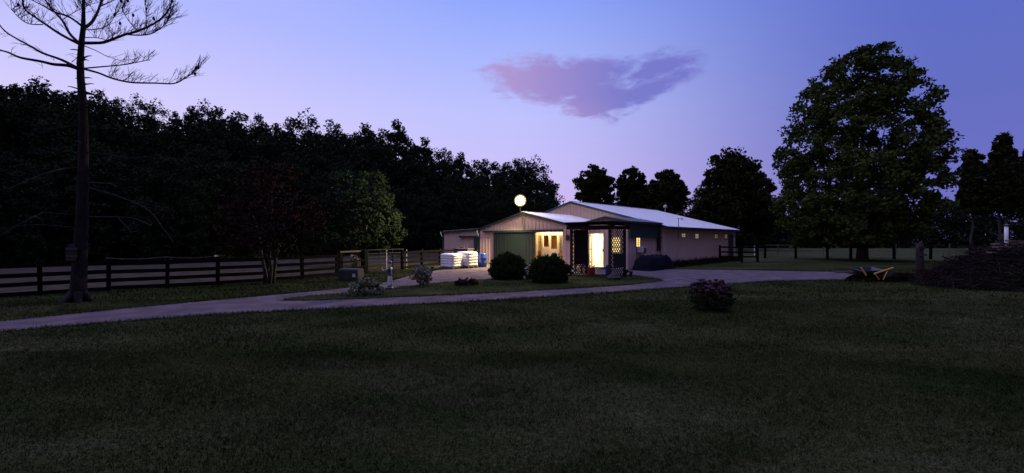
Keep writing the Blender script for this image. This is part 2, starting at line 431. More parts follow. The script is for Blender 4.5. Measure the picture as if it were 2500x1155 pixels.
# trees along the far edge of the field
def far_tree(px, Y, top, l, rr, bot, seed, label, mleaf='treeleaf', n=150, name='broadleaf_tree', **k):
    s = Y / F; base = Vector(((px-1250)*s, Y, 0)); H = EYE + (HOR-top)*s; B = EYE + (HOR-bot)*s
    hw_l, hw_r = (l-px)*s, (rr-px)*s
    q_ = random.Random(seed); j_ = lambda: q_.uniform(.74, 1.12)
    prof = [(B, hw_l*.7*j_(), hw_r*.7*j_()), (B+(H-B)*.22, hw_l*j_(), hw_r*j_()), (B+(H-B)*.38, hw_l*j_(), hw_r*j_()), (B+(H-B)*.55, hw_l*.92*j_(), hw_r*.92*j_()), (B+(H-B)*.72, hw_l*.74*j_(), hw_r*.74*j_()), (B+(H-B)*.85, hw_l*.48*j_(), hw_r*.48*j_()), (H-.4, hw_l*.14, hw_r*.14)]
    return make_tree(name, base, prof, n, (rr-l)*s*.10, 62, .40, M[mleaf], M['bark2'], .008*H+.06, seed, label, group='trees along the far edge of the field', nlimb=18, **k)
far_tree(1452, 62, 400, 1402, 1502, 500, 21, 'slim airy tree rising just behind the barn ridge')
far_tree(1546, 68, 408, 1500, 1592, 520, 22, 'narrow dark tree between the airy tree and a round crowned tree', n=170)
far_tree(1622, 66, 412, 1572, 1690, 520, 23, 'round topped dark tree rising behind the middle of the barn roof', n=190)
far_tree(1775, 64, 362, 1690, 1872, 540, 24, 'tall broad dark tree behind the far end of the barn', n=300)
far_tree(1738, 52, 462, 1680, 1802, 575, 25, 'low brownish green tree tucked right behind the barn roof', n=160)
far_tree(1845, 70, 420, 1790, 1910, 570, 26, 'dark tree half hidden by the left side of the maple', n=200)
far_tree(2372, 60, 362, 2335, 2425, 520, 27, 'slim trunked tree with high crown just right of the maple', n=190)
far_tree(2446, 58, 325, 2400, 2495, 520, 28, 'tallest rounded tree near the right edge with bare double trunk', n=230, stems=2)
far_tree(2520, 60, 352, 2475, 2580, 520, 29, 'tree cut by the right edge of the photo beside the tallest tree', n=190)
for i, (px, top, w) in enumerate([(1500, 476, 150), (1590, 468, 150), (1685, 474, 140), (1800, 505, 150), (1850, 520, 130), (1900, 500, 150), (1990, 492, 140), (2090, 485, 150), (2190, 476, 150), (2280, 470, 140), (2360, 466, 130), (2450, 455, 150), (2550, 450, 150), (2680, 440, 180)]):
    far_tree(px, 84, top, px-w/2, px+w/2, 606, 40+i, 'low black tree of the dense belt closing off the far field', 'woodleaf', 130, 'belt_tree')

# black wood on the hillside: three tree kinds, then copies
def wood_kind(seed, wid, pointy, leaf=.33):
    r = np.random.default_rng(seed)
    prof = [(.04, -wid*.8, wid*.8), (.25, -wid, wid), (.5, -wid*.95, wid*.95), (.75, -wid*(.55 if pointy else .75), wid*(.55 if pointy else .75)), (.9, -wid*.35, wid*.35), (.98, -wid*.06, wid*.06)]
    cl = profile_clumps(prof, 190, r, .5)
    rad = r.uniform(.6, 1.3, 190) * wid * .24
    v = leaf_quads(cl, rad, 66, leaf/16, r, .8)
    b = MB(); b.tube([(0, 0, 0), (.01, 0, .3), (0, .01, .6), (0, 0, .9)], [.016, .013, .009, .004], 6)
    for j in range(10):
        c = cl[r.integers(190)]; b.tube(limb_path((0, 0, max(.1, c[2]-.22)), c, r, n=3), [.006, .005, .004, .002], 4)
    tv = []
    for f in b.f:
        q = [b.v[i] for i in f]
        if len(q) == 4: tv += q
    allv = np.concatenate([v, np.array(tv)])
    me = np_mesh('wood_tree', allv, 4)
    me.materials.append(M['woodleaf'])
    return me
kinds = [wood_kind(61, .26, False), wood_kind(62, .22, True), wood_kind(63, .30, False), wood_kind(64, .24, False), wood_kind(65, .17, True)]
sky_pts = np.array([(-300, 160), (0, 190), (60, 186), (150, 203), (200, 222), (260, 226), (300, 250), (380, 258), (430, 268), (520, 252), (590, 268), (650, 290), (720, 290), (800, 302), (860, 318), (905, 290), (960, 292), (1000, 342), (1030, 336), (1070, 362), (1130, 375), (1200, 385), (1250, 390), (1300, 400), (1340, 432), (1372, 478)])
def wood_tree(px, Y, top, k, label):
    s = Y / F; x = (px-1250)*s; z0 = max(0, float(hill_z(x, Y)) - .4)
    H = EYE + (HOR-top)*s - z0
    o = bpy.data.objects.new('wood_tree', kinds[k]); col.objects.link(o)
    o.location = (x, Y, z0); w = H * random.uniform(.85, 1.1)
    o.scale = (w, w, H); o.rotation_euler = (0, 0, random.uniform(0, 6.28))
    tag(o, label, 'tree', 'trees of the black wood on the hillside')
def edge_Y(px): return np.interp(px, [-300, 0, 500, 740, 900, 1100, 1250, 1372], [25, 27.5, 34, 39, 46, 60, 72, 80])
px = -260
while px < 1352:
    Y = edge_Y(px) + random.uniform(16, 24)
    t = np.interp(px, sky_pts[:, 0], sky_pts[:, 1]) + random.uniform(-8, 10)
    wood_tree(px, Y, t, random.randrange(5), 'dark tree of the black wood whose crown breaks the skyline on the hillside')
    px += random.uniform(24, 42) * (60 / Y) + 4
px = -240
while px < 1345:
    Y = edge_Y(px) + random.uniform(8, 12)
    t = np.interp(px, sky_pts[:, 0], sky_pts[:, 1]) + random.uniform(18, 60)
    wood_tree(px, Y, t, random.randrange(4), 'dark tree in the middle of the black wood on the hillside')
    px += random.uniform(38, 60)
px = -240
while px < 1340:
    Y = edge_Y(px) + random.uniform(0, 3)
    t = np.interp(px, sky_pts[:, 0], sky_pts[:, 1]); t = t + (584-t) * random.uniform(.3, .55)
    wood_tree(px, Y, t, random.randrange(4), 'lower dark tree on the near edge of the black wood beyond the paddock')
    px += random.uniform(42, 64)

# two small trees by the paddock fence
s = 17.0 / F
make_tree('purple_leaf_tree', gp(656, 692), [((692-y)*s, (l-656)*s, (r_-656)*s) for y, l, r_ in [(405, 640, 700), (440, 590, 750), (490, 550, 785), (540, 530, 800), (580, 545, 780), (620, 590, 730)]],
          190, .32, 34, .13, M['purpleleaf'], M['bark2'], .075, 71, 'small multi stemmed tree with dull purple leaves against the paddock fence', nlimb=36, stems=3, trunk_top=.7)
gb = gp(870, 650); s = gb.y / F
make_tree('green_leaf_tree', gb, [((650-y)*s, (l-870)*s, (r_-870)*s) for y, l, r_ in [(420, 828, 925), (445, 800, 952), (490, 786, 972), (540, 782, 990), (580, 790, 995), (606, 825, 950)]],
          300, .42, 48, .17, M['lightleaf'], M['palebark'], .10, 72, 'lighter green rounded tree behind the black gate posts', nlimb=30, stems=3, trunk_top=.7)

# ------------------------------------------------------------------ tall bare pine on the left
bt = gp(190, 737); BY = bt.y
root = empty('bare_pine_tree', bt)
def bp(px, py, dy=0.0):
    p = at(px, py, BY + dy) - bt
    return Vector((p.x, p.y, p.z))
px1 = BY / F
b = MB()
tr = [(188, 742, 20), (191, 715, 16.5), (195, 640, 14.5), (200, 540, 12.5), (203, 430, 10.8), (204, 330, 9.4), (202, 250, 8.4), (197, 190, 7.4), (196, 150, 6.8), (199, 105, 5.8), (203, 70, 5), (204, 30, 3.5), (203, -20, 3), (206, -90, 2.3), (208, -180, 1.2)]
b.tube([bp(x, y) for x, y, _ in tr], [r_*px1 for *_, r_ in tr], 12)
for k in range(6):
    a = k * 1.05 + .3
    b.tube([Vector((0, 0, .25)) + Vector((math.cos(a)*.12, math.sin(a)*.12, 0)), Vector((math.cos(a)*.26, math.sin(a)*.26, .05)), Vector((math.cos(a)*.42, math.sin(a)*.42, -.04))], [.1, .07, .02], 6)
rs = random.Random(3)
for k in range(34):                                 # broken stubs left by lost limbs
    i = rs.uniform(2, 9); j = int(i); f_ = i - j
    x0, y0, r0 = [tr[j][q]*(1-f_) + tr[j+1][q]*f_ for q in range(3)]
    a = rs.uniform(0, 6.28); p0 = bp(x0, y0); d_ = Vector((math.cos(a), math.sin(a), rs.uniform(-.1, .5))); ln = r0*px1 + rs.uniform(.04, .28)
    b.tube([p0, p0 + d_*ln*.7, p0 + d_*ln + Vector((0, 0, -.02))], [.022, .015, .007], 5)
b.build('trunk', M['bark'], root, smooth=True)
B = [  # traced limbs: points, start radius px, depth swing, twig style
    ([(190, 168), (165, 160), (130, 157), (100, 150), (60, 143), (42, 138), (20, 128), (0, 122), (-30, 108)], 4.2, -.5, 'few'),
    ([(189, 166), (150, 146), (105, 130), (80, 116), (60, 105), (20, 82), (0, 62), (-15, 35)], 3.6, .6, 'few'),
    ([(194, 108), (150, 85), (115, 62), (90, 45), (62, 24), (56, 4), (58, -20)], 3.4, -.8, 'up'),
    ([(194, 106), (170, 82), (152, 50), (125, 20), (108, -6), (98, -40)], 3.4, .5, 'up'),
    ([(203, 66), (170, 42), (130, 28), (105, 14), (66, -6)], 2.8, -.4, 'up'),
    ([(204, 70), (226, 52), (242, 20), (250, -8), (252, -40)], 3.8, .3, 'up'),
    ([(204, 105), (230, 105), (255, 103), (290, 90), (310, 83), (340, 75), (385, 52), (408, 30), (420, 2)], 3.8, -.6, 'up'),
    ([(308, 84), (340, 86), (370, 82), (398, 64), (415, 42)], 1.8, -1.0, 'up'),
    ([(338, 76), (320, 58), (306, 38), (296, 18)], 1.3, -.8, 'up'),
    ([(357, 66), (357, 40), (355, 15), (354, -10)], 1.0, -.6, 'up'),
    ([(203, 167), (260, 162), (310, 157), (345, 150), (366, 147)], 1.8, .5, 'up'),
    ([(203, 168), (240, 178), (270, 190), (300, 198), (330, 202), (380, 203), (424, 204), (450, 192), (468, 180), (482, 166)], 2.8, -.4, 'up'),
    ([(206, 112), (235, 124), (265, 139), (310, 153)], 1.2, .3, 'few'),
    ([(204, 92), (235, 92), (268, 98), (280, 80)], 1.3, .7, 'up'),
    ([(205, 73), (240, 71), (266, 60), (278, 42), (281, 36)], 1.2, -.3, 'up'),
    ([(245, 15), (262, 8), (290, -5)], 1.8, .4, 'up'),
    ([(104, 60), (70, 58), (45, 42), (28, 22)], 1.4, -.9, 'up'),
    ([(150, 50), (190, 25), (230, 8)], 1.0, .6, 'up'),
    ([(202, 60), (201, 30), (196, 0)], 1.6, .4, 'up'),
    ([(175, 152), (188, 140), (191, 130)], .9, .2, 'few'),
    ([(209, 225), (225, 230), (240, 236), (262, 248)], 3.0, -.3, 'few'),
    ([(194, 410), (160, 412), (130, 418), (75, 437), (20, 462)], 2.6, -.9, 'few'),
    ([(190, 525), (150, 523), (110, 519), (95, 524), (60, 540), (0, 576)], 2.3, -1.0, 'few'),
    ([(188, 556), (150, 553), (100, 549), (45, 552), (-10, 560)], 2.1, -.5, 'few'),
    ([(214, 446), (245, 447), (268, 449), (286, 456)], 2.6, -.7, 'few'),
    ([(214, 458), (260, 470), (300, 484), (340, 500), (372, 522), (400, 560), (424, 592)], 1.9, -.9, 'few'),
    ([(214, 529), (255, 530), (290, 530), (330, 534), (370, 552)], 2.2, -.8, 'few'),
    ([(288, 531), (305, 550), (322, 568)], 1.2, -.9, 'few'),
    ([(212, 372), (260, 376), (300, 384), (345, 384), (400, 374)], 1.5, -.6, 'few'),
    ([(212, 300), (180, 306), (120, 318), (70, 336)], 1.8, .4, 'few'),
    ([(210, 350), (150, 362), (90, 376)], 1.4, .8, 'few'),
]
r2 = random.Random(5)
for pts, r0, dy, st in B:
    m = MB()
    P = catmull([Vector((x, y, dy * i / max(1, len(pts)-1))) for i, (x, y) in enumerate(pts)], 4)
    W = [bp(p.x, p.y, p.z * 1.6) for p in P]
    n = len(W); rr = [max(.004, r0*px1*(1-.72*i/n)) for i in range(n)]
    m.tube(W, rr, 6)
    L = sum((W[i+1]-W[i]).length for i in range(n-1))
    cnt = int(L * (17 if st == 'up' else 4.5))
    for j in range(cnt):
        t = r2.uniform(.18, 1.0); i = min(int(t*(n-1)), n-2)
        p = W[i].lerp(W[i+1], r2.random()); d = (W[i+1]-W[i]).normalized()
        ln = r2.uniform(.14, .50) * (1.0 if st == 'up' else .8)
        if st == 'up': v = Vector((d.x*.5 + r2.uniform(-.4, .4), r2.uniform(-.5, .5), r2.uniform(.15, 1.0)))
        else: v = Vector((d.x*.9 + r2.uniform(-.5, .5), r2.uniform(-.6, .6), r2.uniform(-.55, .5)))
        v.normalize(); v *= ln
        q = p + v*.5 + Vector((r2.uniform(-.03, .03), 0, r2.uniform(-.02, .05))); e = p + v + Vector((r2.uniform(-.05, .05), 0, .07*ln))
        m.tube([p, q, e], [.0055, .0042, .0028], 4, cap=False)
        for _ in range(2 if st == 'up' else 1):
            w = Vector((v.x + r2.uniform(-.2, .2), r2.uniform(-.15, .15), abs(v.z)*.7 + r2.uniform(0, .15)))*.55
            m.tube([q, q + w], [.0036, .0024], 3, cap=False)
    m.build('limb', M['deadwood'], root)
for (x, y) in [(280, 36), (293, 57), (325, 37), (375, 45), (420, 3), (478, 168), (484, 165), (476, 180), (45, 12), (296, 3), (312, 1)]:
    c = MB(); p = bp(x, y, -.8)
    c.lathe([(.006, -.05), (.022, -.03), (.028, 0), (.02, .03), (.006, .05)], p, 8)
    c.build('cone', M['stick'], root, smooth=True)
tag(root, 'tall bare pine with upswept dead branches in front of the left fence', 'tree')
# plaques on the trunk
sg = empty('plaque_stack', bp(193, 617, 0) + bt + Vector((0, -.2, 0)))
for k, (z, w) in enumerate([(.16, .20), (.07, .30), (-.03, .30), (-.12, .29), (-.21, .26)]):
    MB().box((-w/2, -.012 - .004*(k % 2), z), (w/2, .012, z + .075)).build('plaque', M['grey'] if k % 2 else M['oldpost'], sg)
MB().box((-.015, .013, -.24), (.015, .035, .26)).build('backing_strip', M['dkwood'], sg)
tag(sg, 'stack of small dark plaques fixed to the trunk of the bare pine', 'sign')

# ------------------------------------------------------------------ sky and light
w = bpy.data.worlds.new("World"); sc.world = w; w.use_nodes = True
nt = w.node_tree; bg = nt.nodes['Background']
N = nt.nodes.new; Lk = nt.links.new
def math_(op, a, b=None, c=None, clamp=False):
    n = N('ShaderNodeMath'); n.operation = op; n.use_clamp = clamp
    for i, v in enumerate((a, b, c)):
        if v is None: continue
        if isinstance(v, (int, float)): n.inputs[i].default_value = v
        else: Lk(v, n.inputs[i])
    return n.outputs[0]
def mixc(f, a, b_):
    x = N('ShaderNodeMix'); x.data_type = 'RGBA'
    if isinstance(f, (int, float)): x.inputs[0].default_value = f
    else: Lk(f, x.inputs[0])
    for i, v in ((6, a), (7, b_)):
        if isinstance(v, tuple): x.inputs[i].default_value = (*v, 1)
        else: Lk(v, x.inputs[i])
    return x.outputs[2]
tc = N('ShaderNodeTexCoord'); sp = N('ShaderNodeSeparateXYZ'); Lk(tc.outputs['Generated'], sp.inputs[0])
X, Y_, Z = sp.outputs
az = math_('MULTIPLY', math_('ARCTAN2', X, Y_), 180/math.pi)
el = math_('MULTIPLY', math_('ARCSINE', Z), 180/math.pi)
def eramp(stops):
    rp = N('ShaderNodeValToRGB'); e = rp.color_ramp.elements
    for i, (deg, c) in enumerate(stops):
        x = e[i] if i < 2 else e.new(deg/90)
        x.position = deg/90; x.color = (*lin(c), 1)
    Lk(math_('DIVIDE', el, 90, clamp=True), rp.inputs[0]); return rp.outputs[0]
TOP = [(42, (172, 177, 255)), (90, (188, 192, 255))]
cL = eramp([(0, (224, 204, 244)), (10, (221, 211, 252)), (18, (198, 196, 253)), (24, (176, 184, 254))] + TOP)
cC = eramp([(0, (214, 184, 238)), (6, (208, 190, 247)), (16, (190, 194, 254)), (24, (164, 181, 253)), (30, (138, 163, 252))] + TOP)
cR = eramp([(0, (116, 108, 186)), (8, (106, 111, 194)), (15, (98, 110, 194)), (25, (90, 108, 200)), (32, (90, 108, 204))] + TOP)
cBR = eramp([(0, (22, 24, 40)), (30, (32, 36, 70)), (54, (84, 88, 156)), (90, (188, 192, 255))])
cBL = eramp([(0, (150, 124, 140)), (20, (150, 134, 172)), (42, (172, 172, 240)), (90, (188, 192, 255))])
fs = N('ShaderNodeMapRange'); fs.interpolation_type = 'SMOOTHSTEP'; Lk(X, fs.inputs[0]); fs.inputs[1].default_value = -.25; fs.inputs[2].default_value = .25
cB = mixc(fs.outputs[0], cBL, cBR)
fa = N('ShaderNodeMapRange'); fa.interpolation_type = 'SMOOTHSTEP'; Lk(az, fa.inputs[0]); fa.inputs[1].default_value = -45; fa.inputs[2].default_value = 4
fb = N('ShaderNodeMapRange'); fb.interpolation_type = 'SMOOTHSTEP'; Lk(az, fb.inputs[0]); fb.inputs[1].default_value = -2; fb.inputs[2].default_value = 47
fc = N('ShaderNodeMapRange'); fc.interpolation_type = 'SMOOTHSTEP'; Lk(math_('ABSOLUTE', az), fc.inputs[0]); fc.inputs[1].default_value = 56; fc.inputs[2].default_value = 110
sky = mixc(fa.outputs[0], cL, cC); sky = mixc(fb.outputs[0], sky, cR); sky = mixc(fc.outputs[0], sky, cB)
# one mauve cloud, low over the barn, laid out in azimuth and elevation
def noise_(scale, det, dis=0.0, st=(1, 1, 1)):
    mp = N('ShaderNodeMapping'); mp.inputs['Scale'].default_value = st; mp.inputs['Rotation'].default_value = (0, R(-14), 0); Lk(tc.outputs['Generated'], mp.inputs[0])
    n = N('ShaderNodeTexNoise'); n.inputs['Scale'].default_value = scale; n.inputs['Detail'].default_value = det; n.inputs['Distortion'].default_value = dis
    n.inputs['Roughness'].default_value = .58
    Lk(mp.outputs[0], n.inputs['Vector']); return n.outputs['Fac']
nz = noise_(13, 7, .4, (1, 1, 2.6))
nz2 = noise_(34, 5, .2, (1, 1, 2.2))
def ell(px, py, ax, ay, rot):
    A = math.degrees(math.atan((px-1250)/F)); E = math.degrees(math.atan((HOR-py)/math.hypot(F, px-1250)))
    k = 1/18.6   # degrees per photo pixel around the cloud
    dx = math_('SUBTRACT', az, A); dy = math_('SUBTRACT', el, E); c, s_ = math.cos(R(rot)), math.sin(R(rot))
    u = math_('ADD', math_('MULTIPLY', dx, c), math_('MULTIPLY', dy, s_)); v = math_('SUBTRACT', math_('MULTIPLY', dy, c), math_('MULTIPLY', dx, s_))
    q = math_('ADD', math_('POWER', math_('ABSOLUTE', math_('DIVIDE', u, ax*k)), 2), math_('POWER', math_('ABSOLUTE', math_('DIVIDE', v, ay*k)), 2))
    return math_('SUBTRACT', 1.0, math_('SQRT', q))
e1 = ell(1370, 198, 215, 64, -5); e2 = ell(1452, 238, 120, 62, -8); e3 = ell(1600, 168, 200, 72, 10); e4 = ell(1590, 215, 150, 36, 16); e5 = ell(1440, 178, 150, 42, 3)
e3 = math_('SUBTRACT', e3, .40); e4 = math_('SUBTRACT', e4, .18); e1 = math_('MAXIMUM', e1, e5)
body = math_('MAXIMUM', math_('MAXIMUM', e1, e2), math_('MAXIMUM', e3, e4))
dens = math_('ADD', body, math_('MULTIPLY', math_('SUBTRACT', nz, .5), 1.25))
dens = math_('ADD', dens, math_('MULTIPLY', math_('SUBTRACT', nz2, .5), .55))
mr = N('ShaderNodeMapRange'); mr.interpolation_type = 'SMOOTHSTEP'; Lk(dens, mr.inputs[0]); mr.inputs[1].default_value = -.02; mr.inputs[2].default_value = .50
gate = N('ShaderNodeMapRange'); gate.interpolation_type = 'SMOOTHSTEP'; Lk(body, gate.inputs[0]); gate.inputs[1].default_value = -.28; gate.inputs[2].default_value = .12
cm = math_('MULTIPLY', math_('MULTIPLY', mr.outputs[0], gate.outputs[0]), .92)
fd = N('ShaderNodeMapRange'); Lk(az, fd.inputs[0]); fd.inputs[1].default_value = 0; fd.inputs[2].default_value = 15
ccol = mixc(fd.outputs[0], lin((172, 146, 206)), lin((116, 117, 200)))
fe = N('ShaderNodeMapRange'); Lk(el, fe.inputs[0]); fe.inputs[1].default_value = 15.2; fe.inputs[2].default_value = 18.2
ccol = mixc(fe.outputs[0], mixc(math_('MULTIPLY', math_('SUBTRACT', 1.0, fd.outputs[0]), 1.0), ccol, lin((190, 152, 200))), ccol)
sky = mixc(cm, sky, ccol)
gl = N('ShaderNodeMapRange'); gl.interpolation_type = 'SMOOTHSTEP'; Lk(el, gl.inputs[0]); gl.inputs[1].default_value = 31; gl.inputs[2].default_value = 52; gl.inputs[3].default_value = 1.0; gl.inputs[4].default_value = 2.3
vs_ = N('ShaderNodeVectorMath'); vs_.operation = 'SCALE'; Lk(sky, vs_.inputs[0]); Lk(gl.outputs[0], vs_.inputs['Scale']); sky = vs_.outputs[0]
# twilight from the physical sky model adds its faint share
st = N('ShaderNodeTexSky'); st.sky_type = 'NISHITA'; st.sun_disc = False; st.sun_elevation = R(-3); st.sun_rotation = R(-62)
ad = N('ShaderNodeMix'); ad.data_type = 'RGBA'; ad.blend_type = 'ADD'; ad.inputs[0].default_value = .05
Lk(sky, ad.inputs[6]); Lk(st.outputs[0], ad.inputs[7])
Lk(ad.outputs[2], bg.inputs[0]); bg.inputs[1].default_value = 1.0
sun = bpy.data.lights.new('sun', 'SUN'); sun.energy = .03; sun.angle = R(12); sun.color = (1.0, .75, .8)
so = bpy.data.objects.new('sun', sun); so.rotation_euler = (R(86), 0, R(62)); col.objects.link(so)

# ------------------------------------------------------------------ the barn
barn = empty('barn', D0, -TH)
tag(barn, 'long low tan metal horse barn with white roofs and dark green trim', 'barn')
dF = -1.2                        # plane of the front gable
sL, sP = s_at(1170, dF), s_at(1277, dF); sRt = s_at(1396, dF)
zP, zE = z_at(519, sP, dF), z_at(559.3, sL, dF)
pit = (zP - zE) / (sP - sL)
zER = zP - pit * (sRt - sP)
dB, dE = 4.0, 17.6               # main hall front and back
bR = s_at(1622, dB); bP = s_at(1397, dB); bZe = z_at(551.5, bR, dB); bZp = z_at(494, bP, dB); bL = 2*bP - bR
aL = s_at(1082, dF); aZ = z_at(565.5, aL, dF)
wR = s_at(1533, 0)
o1, o2 = s_at(1308, dF), s_at(1373, dF); zo = z_at(567, s_at(1340, dF), dF)
print('barn', [round(v, 2) for v in (sL, sP, sRt, zP, zE, zER, bR, bP, bL, bZe, bZp, aL, aZ, wR, o1, o2, zo)])
T = .12
def ribs_y(m, s0, s1, y, ztop, zbot=lambda s: 0.0, step=.3, proud=.022):
    s = s0 + .15
    while s < s1 - .05:
        m.box((s-.018, y-proud, zbot(s)), (s+.018, y-.001, ztop(s)))
        s += step
def ribs_x(m, d0, d1, x, z0, z1, step=.3, proud=.022):
    d = d0 + .15
    while d < d1 - .05:
        m.box((x+.001, d-.018, z0), (x+proud, d+.018, z1)); d += step
ztopF = lambda s: zP - pit*abs(s-sP) - .02
# stable wing front wall, with the door opening left open
m = MB()
m.prism([(sL, 0), (o1, 0), (o1, zo), (o2, zo), (o2, 0), (sRt, 0), (sRt, zER), (sP, zP), (sL, zE)], 'y', dF, dF + T)
ribs_y(m, sL, sRt, dF, ztopF, lambda s: (zo if o1-.03 < s < o2+.03 else 0))
m.build('stable_wall', M['wall'], barn)
m = MB(); m.box((sRt - T, dF + T, 0), (sRt, -.001, zER)); ribs_x(m, dF+T, 0, sRt, 0, zER); m.build('stable_side_wall', M['wall'], barn)
m = MB(); m.box((aL, dF + .03, 0), (aL + T, dB, aZ-.03)); m.box((aL+T, dF+.03, 0), (sL-.06, dF+.03+T, aZ - .03))
m.prism([(aL, aZ-.03), (sL-.06, aZ-.03), (sL-.06, zE-.06)], 'y', dF+.03, dF+.03+T)
ribs_y(m, aL, sL-.08, dF+.03, lambda s: aZ + (zE-aZ)*(s-aL)/(sL-aL) - .07)
m.build('shed_wall', M['wall'], barn)
# roofs
def slope(m, s0, z0, s1, z1, d0, d1, t=.05, ribs=True, step=.45):
    m.prism([(s0, z0), (s1, z1), (s1, z1 + t), (s0, z0 + t)], 'y', d0, d1)
    if ribs:
        d = d0 + .25
        while d < d1 - .1:
            m.bar((s0, d, z0 + t + .012), (s1, d, z1 + t + .012), .035, .022); d += step
    return m
ov = .22
m = MB()
slope(m, sP + .02, zP, sRt + ov, zER - pit*ov, dF - .05, dB - .01)
slope(m, sP - .02, zP, sL, zE, dF - .05, dB - .01)
m.box((sP-.09, dF-.06, zP+.045), (sP+.09, dB-.01, zP+.075))
m.build('stable_roof', M['roof'], barn)
m = MB(); slope(m, sL - .005, zE - .01, aL - ov, aZ - .02, dF - .05, dB); m.build('shed_roof', M['roof'], barn)
bp_ = (bZp - bZe) / (bR - bP)
m = MB()
slope(m, bP + .02, bZp, bR + .3, bZe - bp_*.3, dB - .25, dE + .2)
slope(m, bP - .02, bZp, bL - .3, bZe - bp_*.3, dB - .25, dE + .2)
m.box((bP-.12, dB-.26, bZp+.045), (bP+.12, dE+.2, bZp+.08))
m.build('hall_roof', M['roof'], barn)
# hall walls
m = MB()
m.prism([(bL, 0), (bR, 0), (bR, bZe), (bP, bZp), (bL, bZe)], 'y', dB, dB + T)
ribs_y(m, bL, bR, dB, lambda s: bZp - bp_*abs(s-bP) - .02)
m.prism([(bL, 0), (bR, 0), (bR, bZe), (bP, bZp), (bL, bZe)], 'y', dE - T, dE)
m.box((bR - T, dB + T, 0), (bR, dE - T, bZe)); ribs_x(m, dB + T, dE - T, bR, 0, bZe)
m.box((bL, dB + T, 0), (bL + T, dE - T, bZe))
m.build('hall_wall', M['wall'], barn)
# entrance wing
dl, dr = s_at(1438.5, 0), s_at(1475.5, 0); dz0, dz1 = .10, z_at(568.5, 0, 0)
eP, eZp, eZ = s_at(1481, 0), 2.96, 2.68
m = MB()
m.prism([(sRt - .02, 0), (dl, 0), (dl, dz1), (dr, dz1), (dr, 0), (wR, 0), (wR, eZ), (eP, eZp), (sRt - .02, eZ)], 'y', 0, T)
ribs_y(m, sRt, wR, 0, lambda s: eZp - (eZp-eZ)*abs(s-eP)/(wR-eP) - .03, lambda s: dz1 if dl-.05 < s < dr+.05 else 0)
m.box((wR - T, T, 0), (wR, dB - .002, eZ)); ribs_x(m, T, dB, wR, 0, 1.80)
m.build('entrance_wall', M['wall'], barn)
m = MB()
slope(m, eP + .01, eZp, wR + .2, eZ - .03, -.15, dB - .003, ribs=False)
slope(m, eP - .01, eZp, sRt + .02, eZ - .03, -.15, dB - .003, ribs=False)
m.build('entrance_roof', M['green'], barn)
m = MB(); m.box((wR + .024, .05, 1.84), (wR + .12, dB - .15, eZ - .08)); m.box((wR+.024, .02, 1.78), (wR + .15, dB - .05, 1.838))
m.build('side_fascia_panel', M['dkgreen'], barn)
# green trim: rakes, corners, eaves
def rake(d, s0, z0, s1, z1, name='rake_trim'):
    MB().bar((s0, d, z0 - .02), (s1, d, z1 - .02), .05, .15).build(name, M['dkgreen'], barn)
rake(dF - .078, sP, zP, sRt + ov, zER - pit*ov); rake(dF - .078, sP, zP, sL - .05, zE - .012); rake(dF - .078, sL - .08, zE - .02, aL - ov, aZ - .03)
rake(dB - .28, bP, bZp, bR + .3, bZe - bp_*.3); rake(dB - .28, bP, bZp, bL - .3, bZe - bp_*.3)
rake(-.18, eP, eZp, sRt + .05, eZ - .03); rake(-.18, eP, eZp, wR + .2, eZ - .03)
MB().box((bR + .28, dB - .25, bZe - bp_*.3 - .13), (bR + .34, dE + .2, bZe - bp_*.3 + .03)).build('gutter', M['black'], barn)
MB().box((wR + .2, -.15, eZ - .11), (wR + .25, dB - .3, eZ - .0)).build('gutter', M['dkgreen'], barn)
for (s, d, z, nm) in ((sL, dF - .03, zE, 0), (aL, dF, aZ, 0), (sRt - .02, dF - .03, zER, 0)):
    MB().box((s - .07, d - .03, 0), (s + .07, d + .02, z - .08)).build('corner_trim', M['dkgreen'], barn)
MB().box((wR - .02, dB - .5, 1.0), (wR + .2, dB - .32, eZ - .12)).build('downpipe', M['black'], barn)
# white downspout elbows on the shed corners
for s_, z_ in ((aL - .12, aZ - .02), (sL - .06, zE - .1)):
    MB().tube([(s_ - .02, dF - .12, z_), (s_ - .03, dF - .13, z_ - .12), (s_ + .06, dF - .10, z_ - .26), (s_ + .08, dF - .07, z_ - .42)], .035, 8).build('downspout_elbow', M['white'], barn, smooth=True)
# sliding doors
g0, g1 = s_at(1208, dF), s_at(1308, dF)
m = MB(); m.box((g0, dF - .13, .04), (g1 + .04, dF - .06, zo + .02))
s = g0 + .12
while s < g1: m.box((s - .02, dF - .15, .05), (s + .02, dF - .13, zo)); s += .26
sd = m.build('sliding_door', M['green'], barn); sd['label'] = 'green ribbed sliding door pushed to the left of the lit opening'
MB().box((g1 - .16, dF - .17, .95), (g1 - .1, dF - .151, 1.2)).build('handle', M['black'], sd)
h0, h1 = s_at(1183, dF), s_at(1375, dF)
MB().box((h0, dF - .18, zo + .03), (h1, dF - .03, zo + .16)).build('door_track', M['dkgreen'], barn)
k0, k1 = s_at(1123, dF), s_at(1166, dF); kz = z_at(578, s_at(1145, dF), dF)
MB().box((k0, dF - .12, kz - .07), (k1, dF - .03, kz + .07)).build('door_track', M['dkgreen'], barn)
MB().box((s_at(1158.5, dF), dF - .08, .04), (sL - .08, dF - .025, kz - .08)).build('shed_door', M['dkgreen'], barn)
